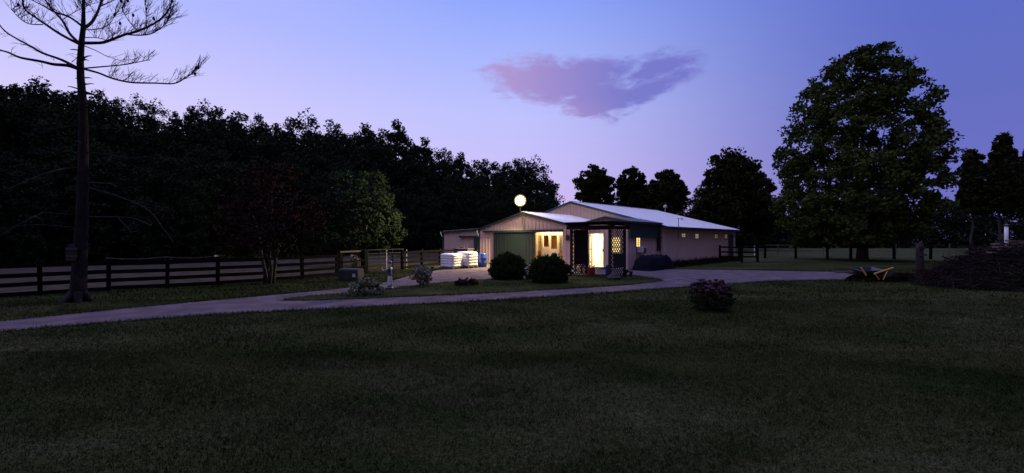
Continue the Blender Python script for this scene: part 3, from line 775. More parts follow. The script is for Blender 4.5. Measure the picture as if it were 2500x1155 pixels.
# stable aisle seen through the opening
m = MB()
i0, i1, ib = o1 - 1.5, sRt - .14, dF + 2.3
m.box((i0 - .1, ib, 0), (i1, ib + .1, 2.5)); m.box((i0 - .1, dF + T + .01, 0), (i0, ib, 2.5)); m.box((i1 - .05, dF+T+.01, 0), (i1, ib - .002, 2.5))
m.build('aisle_wall', M['wood'], barn)
MB().box((i0, dF + T + .02, 2.34), (i1 - .06, ib - .01, 2.40)).build('aisle_ceiling', M['cream'], barn)
MB().box((i0, dF + .02, .0), (i1 - .06, ib - .01, .02)).build('aisle_floor', M['stone'], barn)
ds = .62
for pxp in (1311, 1325, 1342.5, 1363):
    s = s_at(pxp, dF + ds)
    MB().box((s - .06, dF + ds - .05, .02), (s + .06, dF + ds + .05, 2.335)).build('stall_post', M['cream'], barn)
sa, sb, sc_, sd_ = [s_at(p, dF + ds) for p in (1311, 1325, 1342.5, 1363)]
MB().box((sa + .07, dF + ds, 1.95), (s_at(1376, dF+ds), dF + ds + .06, 2.33)).build('stall_header', M['cream'], barn)
for a_, b_, top, mt in ((sa, sb, .95, 'wood'), (sb, sc_, 1.22, 'cream'), (sc_, sd_, 1.10, 'cream'), (sd_, s_at(1376, dF+ds), .9, 'wood')):
    MB().box((a_ + .1, dF + ds - .02, .05), (b_ - .1, dF + ds + .03, top)).build('stall_panel', M[mt], barn)
for a_, b_ in ((sa, sb), (sd_, s_at(1376, dF+ds))):
    m = MB(); k = a_ + .12
    while k < b_ - .1: m.tube([(k, dF+ds+.01, .95), (k, dF+ds+.01, 1.95)], .012, 6); k += .09
    m.build('stall_bars', M['cream'], barn)
MB().box((sc_ + .08, dF + ds + .7, .02), (sd_ - .3, dF + ds + .76, 2.1)).build('dark_recess_panel', M['dkwood'], barn)
MB().box((s_at(1330, dF+1.6), dF + 2.16, .02), (s_at(1350, dF + 1.6), dF + 2.22, 2.1)).build('inner_door', M['wood'], barn)
# aisle lamps (lit fixture + its light)
def lamp_area(loc, sx, sy, e, c, parent=barn):
    l = bpy.data.lights.new('lamp_light', 'AREA'); l.shape = 'RECTANGLE'; l.size = sx; l.size_y = sy; l.energy = e; l.color = c
    o = bpy.data.objects.new('lamp_light', l); o.location = loc; o.parent = parent; col.objects.link(o); return o
sm = (o1 + o2) / 2
MB().box((o1 - .3, dF + .32, 2.26), (o2 + .05, dF + .42, 2.335)).build('ceiling_lamp', M['tube'], barn)
lamp_area((sm, dF + .37, 2.24), 2.0, .1, 30, (1, .72, .34))
MB().box((sm - .5, dF + 1.5, 2.28), (sm + .5, dF + 1.6, 2.335)).build('ceiling_lamp', M['tube'], barn)
lamp_area((sm, dF + 1.55, 2.26), 1.0, .1, 26, (1, .72, .34))
# entrance room
m = MB(); r0, r1, rb = dl - .25, dr + .9, 1.5
m.box((r0 - .08, T + .003, 0), (r0, rb, 2.4)); m.box((r1, T + .003, 0), (r1 + .08, rb, 2.4)); m.box((r0 - .08, rb + .002, 0), (r1 + .08, rb + .1, 2.4))
m.build('entrance_room_wall', M['white'], barn)
MB().box((r0, T + .004, 2.38), (r1, rb, 2.42)).build('entrance_ceiling', M['white'], barn)
MB().box((r0, .02, .06), (r1, rb, .10)).build('entrance_floor', M['cream'], barn)
MB().box(((r0+r1)/2 - .1, .7, 2.30), ((r0+r1)/2 + .35, .85, 2.379)).build('ceiling_lamp', M['tube2'], barn)
lamp_area(((r0+r1)/2 + .12, .78, 2.29), .45, .15, 125, (1, .80, .44))
dj = MB(); dj.box((dl, -.03, 0.1), (dl + .06, T + .03, dz1)); dj.box((dr - .06, -.03, .1), (dr, T + .03, dz1)); dj.box((dl + .061, -.03, dz1 - .06), (dr - .061, T + .03, dz1))
df = dj.build('doorway_frame', M['cream'], barn)
df['label'] = 'bright open doorway with pale frame'
for z in (.30, 1.05, 1.85): MB().box((dl + .06, .03, z), (dl + .085, .07, z + .1)).build('hinge', M['black'], df)
lw0, lw1 = s_at(1496, 0), s_at(1515, 0); lz0, lz1 = z_at(616, 1.2, 0), z_at(580, 1.2, 0)
fw = MB(); fw.box((lw0 - .05, -.05, lz0 - .06), (lw1 + .05, -.024, lz0)); fw.box((lw0 - .05, -.05, lz1), (lw1 + .05, -.024, lz1 + .05)); fw.box((lw0 - .05, -.05, lz0), (lw0, -.024, lz1)); fw.box((lw1, -.05, lz0), (lw1 + .05, -.024, lz1)); fw.box((lw0, -.045, (lz0+lz1)/2 - .15), (lw1, -.03, (lz0+lz1)/2 - .11))
fwo = fw.build('window', M['cream'], barn); MB().box((lw0, -.03, lz0), (lw1, -.024, lz1)).build('pane', M['litwin'], fwo)
dr_ = MB(); dr_.box((dl + .09, T + .04, .11), (dl + .13, T + .04 + .84, dz1 - .07)); dd = dr_.build('door', M['white'], barn)
MB().box((dr - .10, -.06, .98), (dr - .05, -.032, 1.14)).build('handle', M['black'], df)
st_ = MB(); st_.box((dl - .1, -.42, 0.012), (dr + .1, -.005, .095)); st_.build('door_step', M['stone'], barn)
# small square sign, bracket and lantern on the stable wall
s = s_at(1387, dF)
wl = MB(); wl.box((s - .11, dF - .09, 1.62), (s + .11, dF - .03, 1.88)); wl.prism([(s-.13, 1.88), (s+.13, 1.88), (s, 1.98)], 'y', dF-.1, dF-.025)
lo = wl.build('wall_lantern', M['black'], barn)
MB().tube([(s + .05, dF - .03, 2.1), (s + .02, dF - .16, 2.16), (s - .02, dF - .16, 2.06), (s, dF - .08, 2.0)], .014, 6).build('bracket', M['black'], lo)
# windows
def window(sx, pxc, pyt, pyb, wpx, pane, frame='dkgreen', grid=(1, 2)):
    d = d_at(pxc, sx); hd = abs(d_at(pxc + wpx/2, sx) - d_at(pxc - wpx/2, sx)) / 2
    zt, zb = z_at(pyt, sx, d), z_at(pyb, sx, d)
    f = MB()
    f.box((sx + .024, d - hd - .04, zb - .05), (sx + .055, d + hd + .04, zb)); f.box((sx + .024, d - hd - .04, zt), (sx + .055, d + hd + .04, zt + .04))
    f.box((sx + .024, d - hd - .04, zb), (sx + .055, d - hd, zt)); f.box((sx + .024, d + hd, zb), (sx + .055, d + hd + .04, zt))
    for i in range(1, grid[0]): f.box((sx+.034, d - hd + 2*hd*i/grid[0] - .012, zb), (sx+.052, d - hd + 2*hd*i/grid[0] + .012, zt))
    for i in range(1, grid[1]): f.box((sx+.036, d - hd, zb + (zt-zb)*i/grid[1] - .01), (sx+.05, d + hd, zb + (zt-zb)*i/grid[1] + .01))
    fo = f.build('window', M[frame], barn)
    MB().box((sx + .025, d - hd, zb), (sx + .032, d + hd, zt)).build('pane', M[pane], fo)
    return d, zb
wd, wz = window(wR, 1556.5, 581, 602, 9.5, 'litwin', 'dkwood', (2, 4))
for a in ((1667.5, 570.5, 579, 8.5, 'dimwin'), (1700, 571.5, 582, 8, 'dimwin'), (1747, 572.5, 582, 7, 'dimwin2'), (1771, 573, 582, 6.5, 'dimwin2')):
    window(bR, *a, frame='grey', grid=(2, 2))
# end-of-barn doorway
MB().box((bR + .024, d_at(1778, bR), 0.0), (bR + .06, d_at(1789, bR), 2.1)).build('end_door', M['black'], barn)
barn_children = list(barn.children)

# dark weeds along the barn wall: uncountable
wv = []
r = np.random.default_rng(90); n = 2600
dd_ = r.uniform(dB - .3, dE - 1, n); ss_ = bR + .15 + np.abs(r.normal(0, .35, n))
hh = r.uniform(.15, .55, n) * np.clip(1.2 - (ss_ - bR), .3, 1)
P0 = np.array([D0.x, D0.y]) + ss_[:, None]*np.array([U.x, U.y]) + dd_[:, None]*np.array([V.x, V.y])
an = r.uniform(0, 6.28, n); wdt = r.uniform(.02, .05, n)
v = np.zeros((n, 3, 3)); v[:, 0, :2] = P0 - np.stack([np.cos(an), np.sin(an)], 1)*wdt[:, None]; v[:, 1, :2] = P0 + np.stack([np.cos(an), np.sin(an)], 1)*wdt[:, None]
v[:, 2, :2] = P0 + r.normal(0, .1, (n, 2)); v[:, 2, 2] = hh
tag(link_mesh('weeds', np_mesh('weeds', v.reshape(-1, 3), 3), M['plantgreen']), 'dark weeds along the foot of the long barn wall', 'weeds', kind='stuff')

def on_barn(name, s, d, z):
    return empty(name, bw(s, d, z), -TH)
# air conditioner in the window
ac = on_barn('air_conditioner', wR + .05, d_at(1559, wR), z_at(616, wR, d_at(1559, wR)))
MB().box((0, -.26, 0), (.38, .26, .32)).build('housing', M['dishgrey'], ac, bevel=.012)
m = MB()
for k in range(7): m.box((.382, -.22, .04 + k*.036), (.394, .12, .056 + k*.036))
m.build('grille', M['grey'], ac); MB().box((.06, -.2, -.05), (.3, .2, -.004)).build('bracket', M['black'], ac)
tag(ac, 'pale window air conditioner below the small lit side window', 'air conditioner')
# yard lamp on the gable
lp = on_barn('yard_lamp', sP + .12, dF - .20, 0)
gz = z_at(490, sP, dF - .5)
MB().tube([(0, 0, zP - 1.1), (0, 0, zP - .1), (0, -.10, zP + .02), (.05, -.22, zP + .05), (.06, -.26, zP + .10), (.06, -.26, gz - .34)], .028, 8).build('pole', M['galv'], lp)
MB().lathe([(.05, gz-.40), (.09, gz-.36), (.12, gz-.28), (.10, gz-.26)], (.06, -.26, 0), 16).build('socket', M['galv'], lp)
def ball(r_, n=14): return [(max(.004, r_*math.sin(math.pi*k/n)), -r_*math.cos(math.pi*k/n)) for k in range(n + 1)]
MB().lathe(ball(.27), (.06, -.26, gz), 28).build('bulb', M['lamp'], lp, smooth=True)
MB().lathe(ball(.375), (.06, -.26, gz), 32).build('halo_shell', M['halo'], lp, smooth=True)  # added see-through shell, imitates the yellow halo round the bulb
for z in (zP - 1.0, zP - .4): MB().box((-.05, .0, z), (.05, .14, z + .04)).build('bracket', M['galv'], lp)
tag(lp, 'glowing yard lamp on a thin pole at the peak of the front gable', 'lamp')
sl = bpy.data.lights.new('lamp_light', 'SPOT'); sl.energy = 5600; sl.color = (1, .78, .40); sl.spot_size = R(158); sl.spot_blend = .5; sl.shadow_soft_size = .12
slo = bpy.data.objects.new('lamp_light', sl); slo.parent = lp; slo.location = (.04, -.72, gz - .12)
slo.rotation_euler = Vector((-.12, -.72, -.62)).to_track_quat('-Z', 'Y').to_euler(); col.objects.link(slo)
# ridge vent and antenna
tv = on_barn('ridge_ventilator', bP + 2.2*0, d_at(1624, bP) , bZp + .05)
MB().tube([(0, 0, 0), (0, 0, .34)], .035, 8).build('pipe', M['dishgrey'], tv)
MB().lathe([(.03, .30), (.14, .33), (.19, .44), (.17, .55), (.09, .63), (.02, .65)], (0, 0, 0), 14).build('turbine', M['dishgrey'], tv, smooth=True)
tag(tv, 'small round metal ventilator on the ridge of the long barn', 'roof vent')
an_ = on_barn('antenna_mast', bR + .36, d_at(1656.5, bR + .36), 0)
za = z_at(532, bR + .4, d_at(1656.5, bR + .36))
MB().tube([(0, 0, 1.7), (0, 0, za)], .022, 8).build('mast', M['grey'], an_)
m = MB(); m.tube([(0, 0, za-.02), (0, .55, za-.02)], .014, 6)
for k in range(5): m.tube([(-.2 + .02*k, .06 + .11*k, za-.02), (.2 - .02*k, .06 + .11*k, za-.02)], .009, 5)
m.box((-.03, .48, za - .10), (.03, .62, za + .02)); m.build('antenna_boom', M['dishgrey'], an_)
tag(an_, 'thin mast with small antenna at the eave of the long barn', 'antenna')

# ------------------------------------------------------------------ pergola with lattice sides
pg0 = gp(1395, 673); pg = empty('pergola', pg0, -TH)
PW, PD, PH = 2.05, 1.25, z_at(545, 0, 0)
PH = EYE - (545 - HOR)/F*pg0.y
for x in (0, PW):
    for y in (0, PD):
        MB().box((x - .05, y - .05, 0), (x + .05, y + .05, PH - .30)).build('post', M['dkwood'], pg)
for y in (-.03, PD + .03): MB().box((-.25, y - .03, PH - .295), (PW + .25, y + .03, PH - .14)).build('beam', M['dkwood'], pg)
for x in (-.03, PW + .03): MB().box((x - .03, -.3, PH - .135), (x + .03, PD + .3, PH - .06)).build('beam', M['dkwood'], pg)
for k in range(8): MB().box((-.1 + k*.32 - .02, -.35, PH - .055), (-.1 + k*.32 + .02, PD + .35, PH)).build('rafter', M['dkwood'], pg)
MB().box((-.32, -.38, PH + .003), (PW + .32, PD + .38, PH + .03)).build('roof_board', M['dkwood'], pg)
def lattice(x, y0, y1, z0, z1, step=.19, w=.042):
    m = MB()
    L, H = y1 - y0, z1 - z0
    for sgn in (1, -1):
        c = -H if sgn == 1 else 0.0
        top = L if sgn == 1 else L + H
        while c < top:
            pts = []
            # line y = c + sgn*z  clipped to the panel
            za_, zb_ = (max(0, -c), min(H, L - c)) if sgn == 1 else (max(0, c - L), min(H, c))
            if zb_ - za_ > .03:
                off = .008*sgn
                m.bar((x + off, y0 + c + sgn*za_, z0 + za_), (x + off, y0 + c + sgn*zb_, z0 + zb_), .012, w, up=Vector((1, 0, 0)).cross(Vector((0, sgn, 1))).normalized() if False else Vector((0, -sgn, 1)))
            c += step
    return m
for x in (0, PW):
    lattice(x, .06, PD - .06, .03, PH - .30).build('lattice_panel', M['dkwood'], pg)
MB().box((-.02, .24, .50), (.02, PD - .06, PH - .32)).build('side_board', M['dkwood'], pg)
MB().box((PW - .02, .30, .42), (PW + .02, PD - .06, 1.05)).build('side_board', M['dkwood'], pg)
tag(pg, 'dark wooden pergola with lattice sides in front of the bright doorway', 'pergola')

# things under and beside it
def bin_(name, p, rx, h, mt, label, cat, lid=True):
    o = empty(name, p)
    MB().lathe([(rx*.85, 0), (rx, h*.08), (rx, h*.9), (rx*.94, h)], (0, 0, 0), 16).build('body', M[mt], o, smooth=True)
    MB().lathe([(rx*1.03, h), (rx*1.03, h + .03), (rx*.9, h + .05)], (0, 0, 0), 16).build('lid', M[mt], o)
    return tag(o, label, cat)
p = gp(1443, 671)
o = empty('fuel_can', p, .5)
MB().box((-.16, -.13, 0), (.16, .13, .36)).build('body', M['red'], o, bevel=.03)
MB().tube([(-.1, 0, .365), (-.1, 0, .44), (.06, 0, .44), (.06, 0, .365)], .02, 6).build('handle', M['red'], o); MB().tube([(.11, 0, .35), (.16, 0, .42), (.22, 0, .46)], .022, 8).build('spout', M['blackp'], o)
tag(o, 'red plastic fuel can standing under the pergola', 'fuel can')
bin_('blue_bucket', gp(1483, 671), .10, .42, 'blue', 'tall narrow blue tub under the right side of the pergola', 'tub')
ch = empty('garden_chair', gp(1420, 668), -.9)
MB().box((-.24, -.24, .40), (.24, .24, .44)).build('seat', M['black'], ch); MB().box((-.24, .22, .46), (.24, .26, .95)).build('backrest', M['black'], ch)
for x in (-.21, .21):
    for y in (-.21, .21): MB().box((x-.02, y-.02, 0), (x+.02, y+.02, .399)).build('leg', M['black'], ch)
tag(ch, 'dark garden chair in the shade of the left pergola side', 'chair')
rk = MB()
o = bpy.data.objects.new('rock', bpy.data.meshes.new('rock')); bm = bmesh.new(); bmesh.ops.create_icosphere(bm, subdivisions=3, radius=.34)
for v in bm.verts: v.co *= 1 + .22*math.sin(v.co.x*9 + 1)*math.cos(v.co.y*8) + .06*math.sin(v.co.z*21); v.co.z = max(v.co.z*.55, -.06)
bm.to_mesh(o.data); bm.free(); o.data.materials.append(M['rock']); o.location = gp(1498, 683) + Vector((0, 0, .06)); col.objects.link(o)
tag(o, 'low rounded rock in the grass at the foot of the pergola', 'rock')
# pale curved pipe by the right round bush
o = empty('curved_pipe', gp(1383, 674))
MB().tube([(.0, 0, 0), (.0, 0, .12), (.05, 0, .22), (.14, 0, .28), (.24, 0, .28), (.27, 0, .25)], .028, 8).build('pipe', M['white'], o, smooth=True); MB().box((.25, -.045, .20), (.32, .045, .27)).build('nozzle', M['white'], o, bevel=.01)
tag(o, 'small white curved pipe poking out beside the right round bush', 'pipe')

# navy covered heap by the side wall, small dark gate at the far end
hb = bw(wR + .9, d_at(1600, wR + .9) - .2)
me = MB(); nxh, nyh = 14, 10
vs = []
for j in range(nyh + 1):
    for i in range(nxh + 1):
        a, b_ = i/nxh*2 - 1, j/nyh*2 - 1
        e = max(0, (1 - abs(a)**8)) ** .5 * max(0, (1 - abs(b_)**8)) ** .5
        vs.append((a*.55, b_*1.5, e*(.78 + .05*math.sin(i*1.7 + j) + .04*math.cos(j*2.3))))
me.add(vs, [(j*(nxh+1)+i, j*(nxh+1)+i+1, (j+1)*(nxh+1)+i+1, (j+1)*(nxh+1)+i) for j in range(nyh) for i in range(nxh)])
o = me.build('tarp_heap', M['navy'], smooth=True); o.location = hb; o.rotation_euler = (0, 0, -TH)
tag(o, 'dark navy tarpaulin over a low heap by the barn side wall', 'tarp')

# ------------------------------------------------------------------ fences
def fence(name, bases, hgt, rails, post_w, rail_h, m, label, group=None, rail_bays=None, topz=None, cat='fence'):
    root = empty(name, bases[0])
    L = [b - bases[0] for b in bases]
    for i, p in enumerate(L):
        pw = post_w[i] if isinstance(post_w, list) else post_w
        hh = hgt[i] if isinstance(hgt, list) else hgt
        a = math.atan2((L[min(i+1, len(L)-1)] - L[max(i-1, 0)]).y, (L[min(i+1, len(L)-1)] - L[max(i-1, 0)]).x)
        o = MB().box((-pw/2, -pw/2, -.05), (pw/2, pw/2, hh)).build('post', m, root); o.location = p; o.rotation_euler = (random.uniform(-.02, .02), random.uniform(-.02, .02), a)
    for i in range(len(L) - 1):
        if rail_bays and i not in rail_bays: continue
        d = (L[i+1] - L[i]).normalized(); nrm = Vector((d.y, -d.x, 0))
        pw = post_w[i] if isinstance(post_w, list) else post_w
        for z in rails:
            off = nrm * (pw/2 + .016)
            MB().bar(L[i] + off + Vector((0, 0, z + random.uniform(-.015, .015))) , L[i+1] + off + Vector((0, 0, z + random.uniform(-.015, .015))), .03, rail_h).build('rail', m, root)
    return tag(root, label, cat, group), L
fb_, L = fence('board_fence', [gp(*p) for p in [(-330, 750), (-90, 734), (98, 722), (265, 711), (408, 704), (531, 697), (650, 688), (738, 681), (822, 673)]], 1.06, (.91, .64, .37, .10), .11, .125, M['fence'], 'black four rail board fence along the paddock on the left')
m = MB()
for i in (3, 4):
    for k in range(8):
        f = lambda t: L[i].lerp(L[i+1], t) + Vector((.0, -.09, 1.09 - .05*math.sin(math.pi*t)))
        m.bar(f(k/8), f((k+1)/8), .006, .035)
f = lambda t: L[5].lerp(L[6], t*.18) + Vector((0, -.09, 1.09)); m.bar(f(0), f(1), .006, .035)
m.build('fence_tape', M['grey_wood'], fb_)
MB().box((-.04, -.12, 1.06), (.05, -.03, 1.12)).build('insulator', M['white'], fb_).location = L[5]
# gate opening: two stout posts, short pale railed panel, tube gate, then the fence to the barn
q = [gp(828, 672), gp(890, 665)]
fence('short_fence_panel', q, 1.16, (.30, .62), [.24, .26], .09, M['fence'], 'short black fence panel between two stout gate posts', cat='fence panel')
o = MB().bar(q[0] + Vector((.1, -.15, 1.10)), q[1] + Vector((-.1, -.15, 1.10)), .04, .07).build('pale_rail', M['grey_wood']); tag(o, 'pale top rail laid across the two stout gate posts', 'rail')
ga, gb_ = gp(898, 664), gp(985, 656)
gt = empty('tube_gate', ga)
D = gb_ - ga
for k in range(6):
    z = .18 + k*.19
    MB().tube([Vector((0, 0, z)), D + Vector((0, 0, z))], .022, 6).build('tube', M['grey'], gt)
for t in (0, .33, .67, 1): MB().tube([D*t + Vector((0, 0, .12)), D*t + Vector((0, 0, 1.18))], .02, 6).build('upright', M['grey'], gt)
tag(gt, 'grey tubular farm gate beside the stout gate post', 'gate')
fence('yard_fence', [gp(982, 658), gp(1030, 652)] + [gp(1074, 647), bw(-9.6, -2.3)], 1.12, (.95, .66, .38, .12), .13, .12, M['fence'], 'short black rail fence running up to the barn shed')
for pxs, py in ((944, 661), (993, 657)):
    o = empty('electric_fence_stake', gp(pxs, py)); MB().tube([(0, 0, 0), (0, 0, 1.12)], .016, 6).build('rod', M['white'], o)
    MB().box((-.03, -.03, .98), (.03, .03, 1.04)).build('insulator', M['blackp'], o)
    tag(o, 'thin white stake standing in front of the tube gate' if pxs < 960 else 'thin white stake beside the end post of the tube gate', 'stake', 'white stakes at the gate')

# fence of the right field
rb_ = [gp(*p) for p in [(1805, 638), (1868, 631), (1943, 632), (2020, 632.5), (2077, 633.5), (2183, 633), (2272, 633), (2368, 631), (2480, 631), (2620, 631)]]
fr, L = fence('field_fence', rb_, [1.35]+[1.22]*9, (), .15, .1, M['fence'], 'sparse black post fence along the far field behind the maple', cat='fence')
for i in range(len(L) - 1):
    for z in (1.12, .72):
        MB().tube([L[i] + Vector((0, -.09, z)), (L[i]+L[i+1])/2 + Vector((0, -.09, z - .03)), L[i+1] + Vector((0, -.09, z))], .010, 4).build('wire', M['grey'], fr)
for a, b_, z in ((1, 2, 1.18), (4, 5, 1.2)):
    MB().bar(L[a] + Vector((0, -.1, z)), L[b_] + Vector((0, -.1, z)), .03, .06).build('rail', M['grey_wood'], fr)
for i, (pxs, Y, h_) in enumerate(((1899, 46, 1.2), (2010, 48, 1.2), (2187, 44, 1.25), (2318, 46, 1.25))):
    o = MB().tube([(0, 0, -.05), (.01, 0, h_)], .05, 6).build('stake', M['grey_wood']); o.location = ((pxs-1250)/F*Y, Y, 0)
    tag(o, 'thin grey stake out in the far field behind the post fence', 'stake', 'stakes in the far field')
o = MB().tube([(0, 0, -.05), (0, 0, 1.02)], .04, 8).build('marker_stake', M['white']); o.location = gp(1842, 624.5); tag(o, 'short white stake in the field just past the end of the barn', 'stake')
fence('barn_end_fence', [bw(bR + .5, d_at(1758, bR + .5)), bw(bR + 1.9, d_at(1758, bR + .5) + .3), bw(bR + 2.6, d_at(1758, bR + .5) + 1.6)], 1.25, (1.1, .75, .4), .14, .12, M['fence'], 'short dark rail pen at the far end of the long barn wall')

# ------------------------------------------------------------------ things on and around the drive
def bag_stack(name, c, rz, nx_, nz_, label, bulge=.0, mt='plastic_white'):
    """wrapped pallet of bags: one shrink-wrapped block with the bag bulges modelled into its skin"""
    root = empty(name, c, rz)
    lx, ly, lz = nx_
    NU, NV = 48, 20
    vs = []; fs = []
    for j in range(NV + 1):
        z = .13 + lz * j / NV
        for i in range(NU):
            t = 2*math.pi*i/NU; ct, stt = math.cos(t), math.sin(t)
            e = .32
            x = math.copysign(abs(ct)**e, ct)*lx/2; y = math.copysign(abs(stt)**e, stt)*ly/2
            lay = abs(math.sin(math.pi*j/NV*nz_))
            k = .955 + .06*lay + .012*math.sin(i*2.1 + j*.9)
            top = 1 - .10*max(0, (j - NV + 2)/2)
            vs.append((x*k*top, y*k*top, z + .012*math.sin(i*1.3)))
    for j in range(NV):
        for i in range(NU): fs.append((j*NU+i, j*NU+(i+1) % NU, (j+1)*NU+(i+1) % NU, (j+1)*NU+i))
    vs.append((0, 0, .13 + lz + .03)); fs += [(NV*NU+i, NV*NU+(i+1) % NU, len(vs)-1) for i in range(NU)]
    b = MB(); b.add(vs, fs); b.build('wrapped_bags', M[mt], root, smooth=True)
    p = MB()
    for y in (-.42, 0, .42): p.box((-lx/2, y*ly - .04, .0), (lx/2, y*ly + .04, .09))
    for k in range(6): p.box((-lx/2 + k*lx/5.0*.9, -ly/2, .091), (-lx/2 + k*lx/5*.9 + .09, ly/2, .112))
    p.build('pallet', M['grey_wood'], root)
    return tag(root, label, 'pallet of bags', 'wrapped pallets at the barn corner')
bag_stack('bag_pallet', gp(1099, 658) + Vector((0, .5, 0)), -.55, (.98, .95, .74), 5, 'white wrapped pallet of bags nearest the fence, left of its twin')
bag_stack('bag_pallet', gp(1138, 655.5) + Vector((0, .5, 0)), -.62, (1.0, .95, .82), 5, 'white wrapped pallet of bags beside the blue barrel')
o = empty('barrel', gp(1177.5, 652.5))
MB().lathe([(.25, 0), (.27, .03), (.27, .26), (.285, .28), (.27, .30), (.27, .54), (.285, .56), (.27, .58), (.265, .80), (.24, .84)], (0, 0, 0), 24).build('body', M['blue'], o, smooth=True)
MB().lathe([(.06, .84), (.06, .87)], (.1, .05, 0), 10).build('cap', M['blackp'], o)
tag(o, 'blue plastic barrel at the corner of the barn front wall', 'barrel')
o = empty('wooden_cart', gp(1128, 648) + Vector((0, .9, 0)), -.5)
MB().box((-.55, -.35, .45), (.55, .35, 1.02)).build('box', M['grey_wood'], o)
MB().box((-.60, -.39, 1.022), (.60, .39, 1.08)).build('rim', M['grey_wood'], o)
for x in (-.35, .35): MB().tube([(x, -.40, .3), (x, -.34, .3)], .3, 16).build('wheel', M['black'], o)
MB().bar((.55, 0, .6), (1.1, 0, .95), .05, .05).build('handle', M['grey_wood'], o)
tag(o, 'weathered grey wooden cart behind the wrapped pallets', 'cart')
# utility box
ub = empty('utility_box', gp(851, 685) + Vector((0, .3, 0)), -.12)
MB().prism([(-.28, 0), (.28, 0), (.28, .42), (.22, .47), (-.22, .47), (-.28, .42)], 'x', -.42, .42).build('cabinet', M['grey'], ub, bevel=.01)
MB().box((-.36, -.29, .06), (.36, -.281, .38)).build('door', M['grey'], ub); MB().box((.20, -.297, .14), (.33, -.291, .28)).build('label_plate', M['dishgrey'], ub)
tag(ub, 'low grey utility cabinet on the grass by the gate', 'utility box')

# small painted statue of a groom with an outstretched arm
def skin_mesh(name, verts, edges, radii, root_i=0, sub=2):
    me = bpy.data.meshes.new(name); me.from_pydata([tuple(v) for v in verts], edges, [])
    o = bpy.data.objects.new(name, me); col.objects.link(o)
    sk = o.modifiers.new('s', 'SKIN'); sk.use_smooth_shade = True; sk.branch_smoothing = .6
    for i, d in enumerate(me.skin_vertices[0].data):
        rr = radii[i]; d.radius = (rr, rr) if not isinstance(rr, tuple) else rr; d.use_root = (i == root_i)
    ss = o.modifiers.new('u', 'SUBSURF'); ss.levels = sub; ss.render_levels = sub
    bpy.context.view_layer.update()
    nm = bpy.data.meshes.new_from_object(o.evaluated_get(bpy.context.evaluated_depsgraph_get()))
    bpy.data.objects.remove(o); nm.name = name
    return nm
sv = [(0, 0, .50), (0, 0, .60), (0, 0, .70), (0, 0, .775), (-.005, 0, .83), (-.01, 0, .88), (-.01, 0, .93),
      (.0, -.055, .44), (-.02, -.065, .28), (.0, -.065, .13), (-.07, -.075, .115),
      (.0, .055, .44), (.02, .06, .28), (.03, .06, .13), (-.03, .07, .115),
      (-.01, -.105, .735), (-.06, -.135, .64), (-.17, -.11, .66), (-.215, -.105, .675),
      (.01, .11, .735), (.05, .14, .62), (-.03, .15, .54), (-.05, .14, .52)]
se = [(0,1),(1,2),(2,3),(3,4),(4,5),(5,6),(0,7),(7,8),(8,9),(9,10),(0,11),(11,12),(12,13),(13,14),(2,15),(15,16),(16,17),(17,18),(2,19),(19,20),(20,21),(21,22)]
sr = [.082, .074, .084, .036, .048, .054, .042, .058, .044, .032, .026, .058, .044, .032, .026, .040, .034, .027, .024, .040, .034, .027, .024]
sme = skin_mesh('figure', sv, se, sr)
stt_ = empty('lawn_statue', gp(952, 707.5) , 0); stt_.scale = (1.0, 1.0, 1.0)
for m_ in ('s_white', 's_blue', 's_skin', 'black'): sme.materials.append(M[m_])
for p in sme.polygons:
    c = p.center; p.use_smooth = True
    if c.z < .155: p.material_index = 3
    elif c.z < .46 : p.material_index = 0
    elif c.z < .785 and not (c.x < -.16): p.material_index = 1
    elif c.z >= .785 or c.x < -.16: p.material_index = 2
so_ = bpy.data.objects.new('figure', sme); so_.parent = stt_; col.objects.link(so_)
MB().lathe([(.13, 0), (.13, .07), (.10, .095)], (-.01, 0, 0), 16).build('plinth', M['black'], stt_)
MB().lathe([(.062, .895), (.064, .93), (.05, .965), (.02, .98)], (-.005, 0, 0), 14).build('cap', M['s_blue'], stt_, smooth=True)
MB().box((-.115, -.045, .893), (-.05, .045, .905)).build('cap_peak', M['s_blue'], stt_)
MB().lathe([(.012, .845), (.02, .86), (.012, .872)], (-.066, 0, 0), 8).build('nose', M['s_skin'], stt_)
MB().tube([Vector((-.235 + .0*k, -.105 + .032*math.cos(k*.785), .70 + .032*math.sin(k*.785))) for k in range(9)], .006, 6).build('ring', M['galv'], stt_)
for y in (-.022, .022): MB().box((-.062, y-.007, .875), (-.054, y+.007, .884)).build('eye', M['black'], stt_)
tag(stt_, 'small painted jockey style statue in blue jacket and white breeches at the drive edge', 'statue')

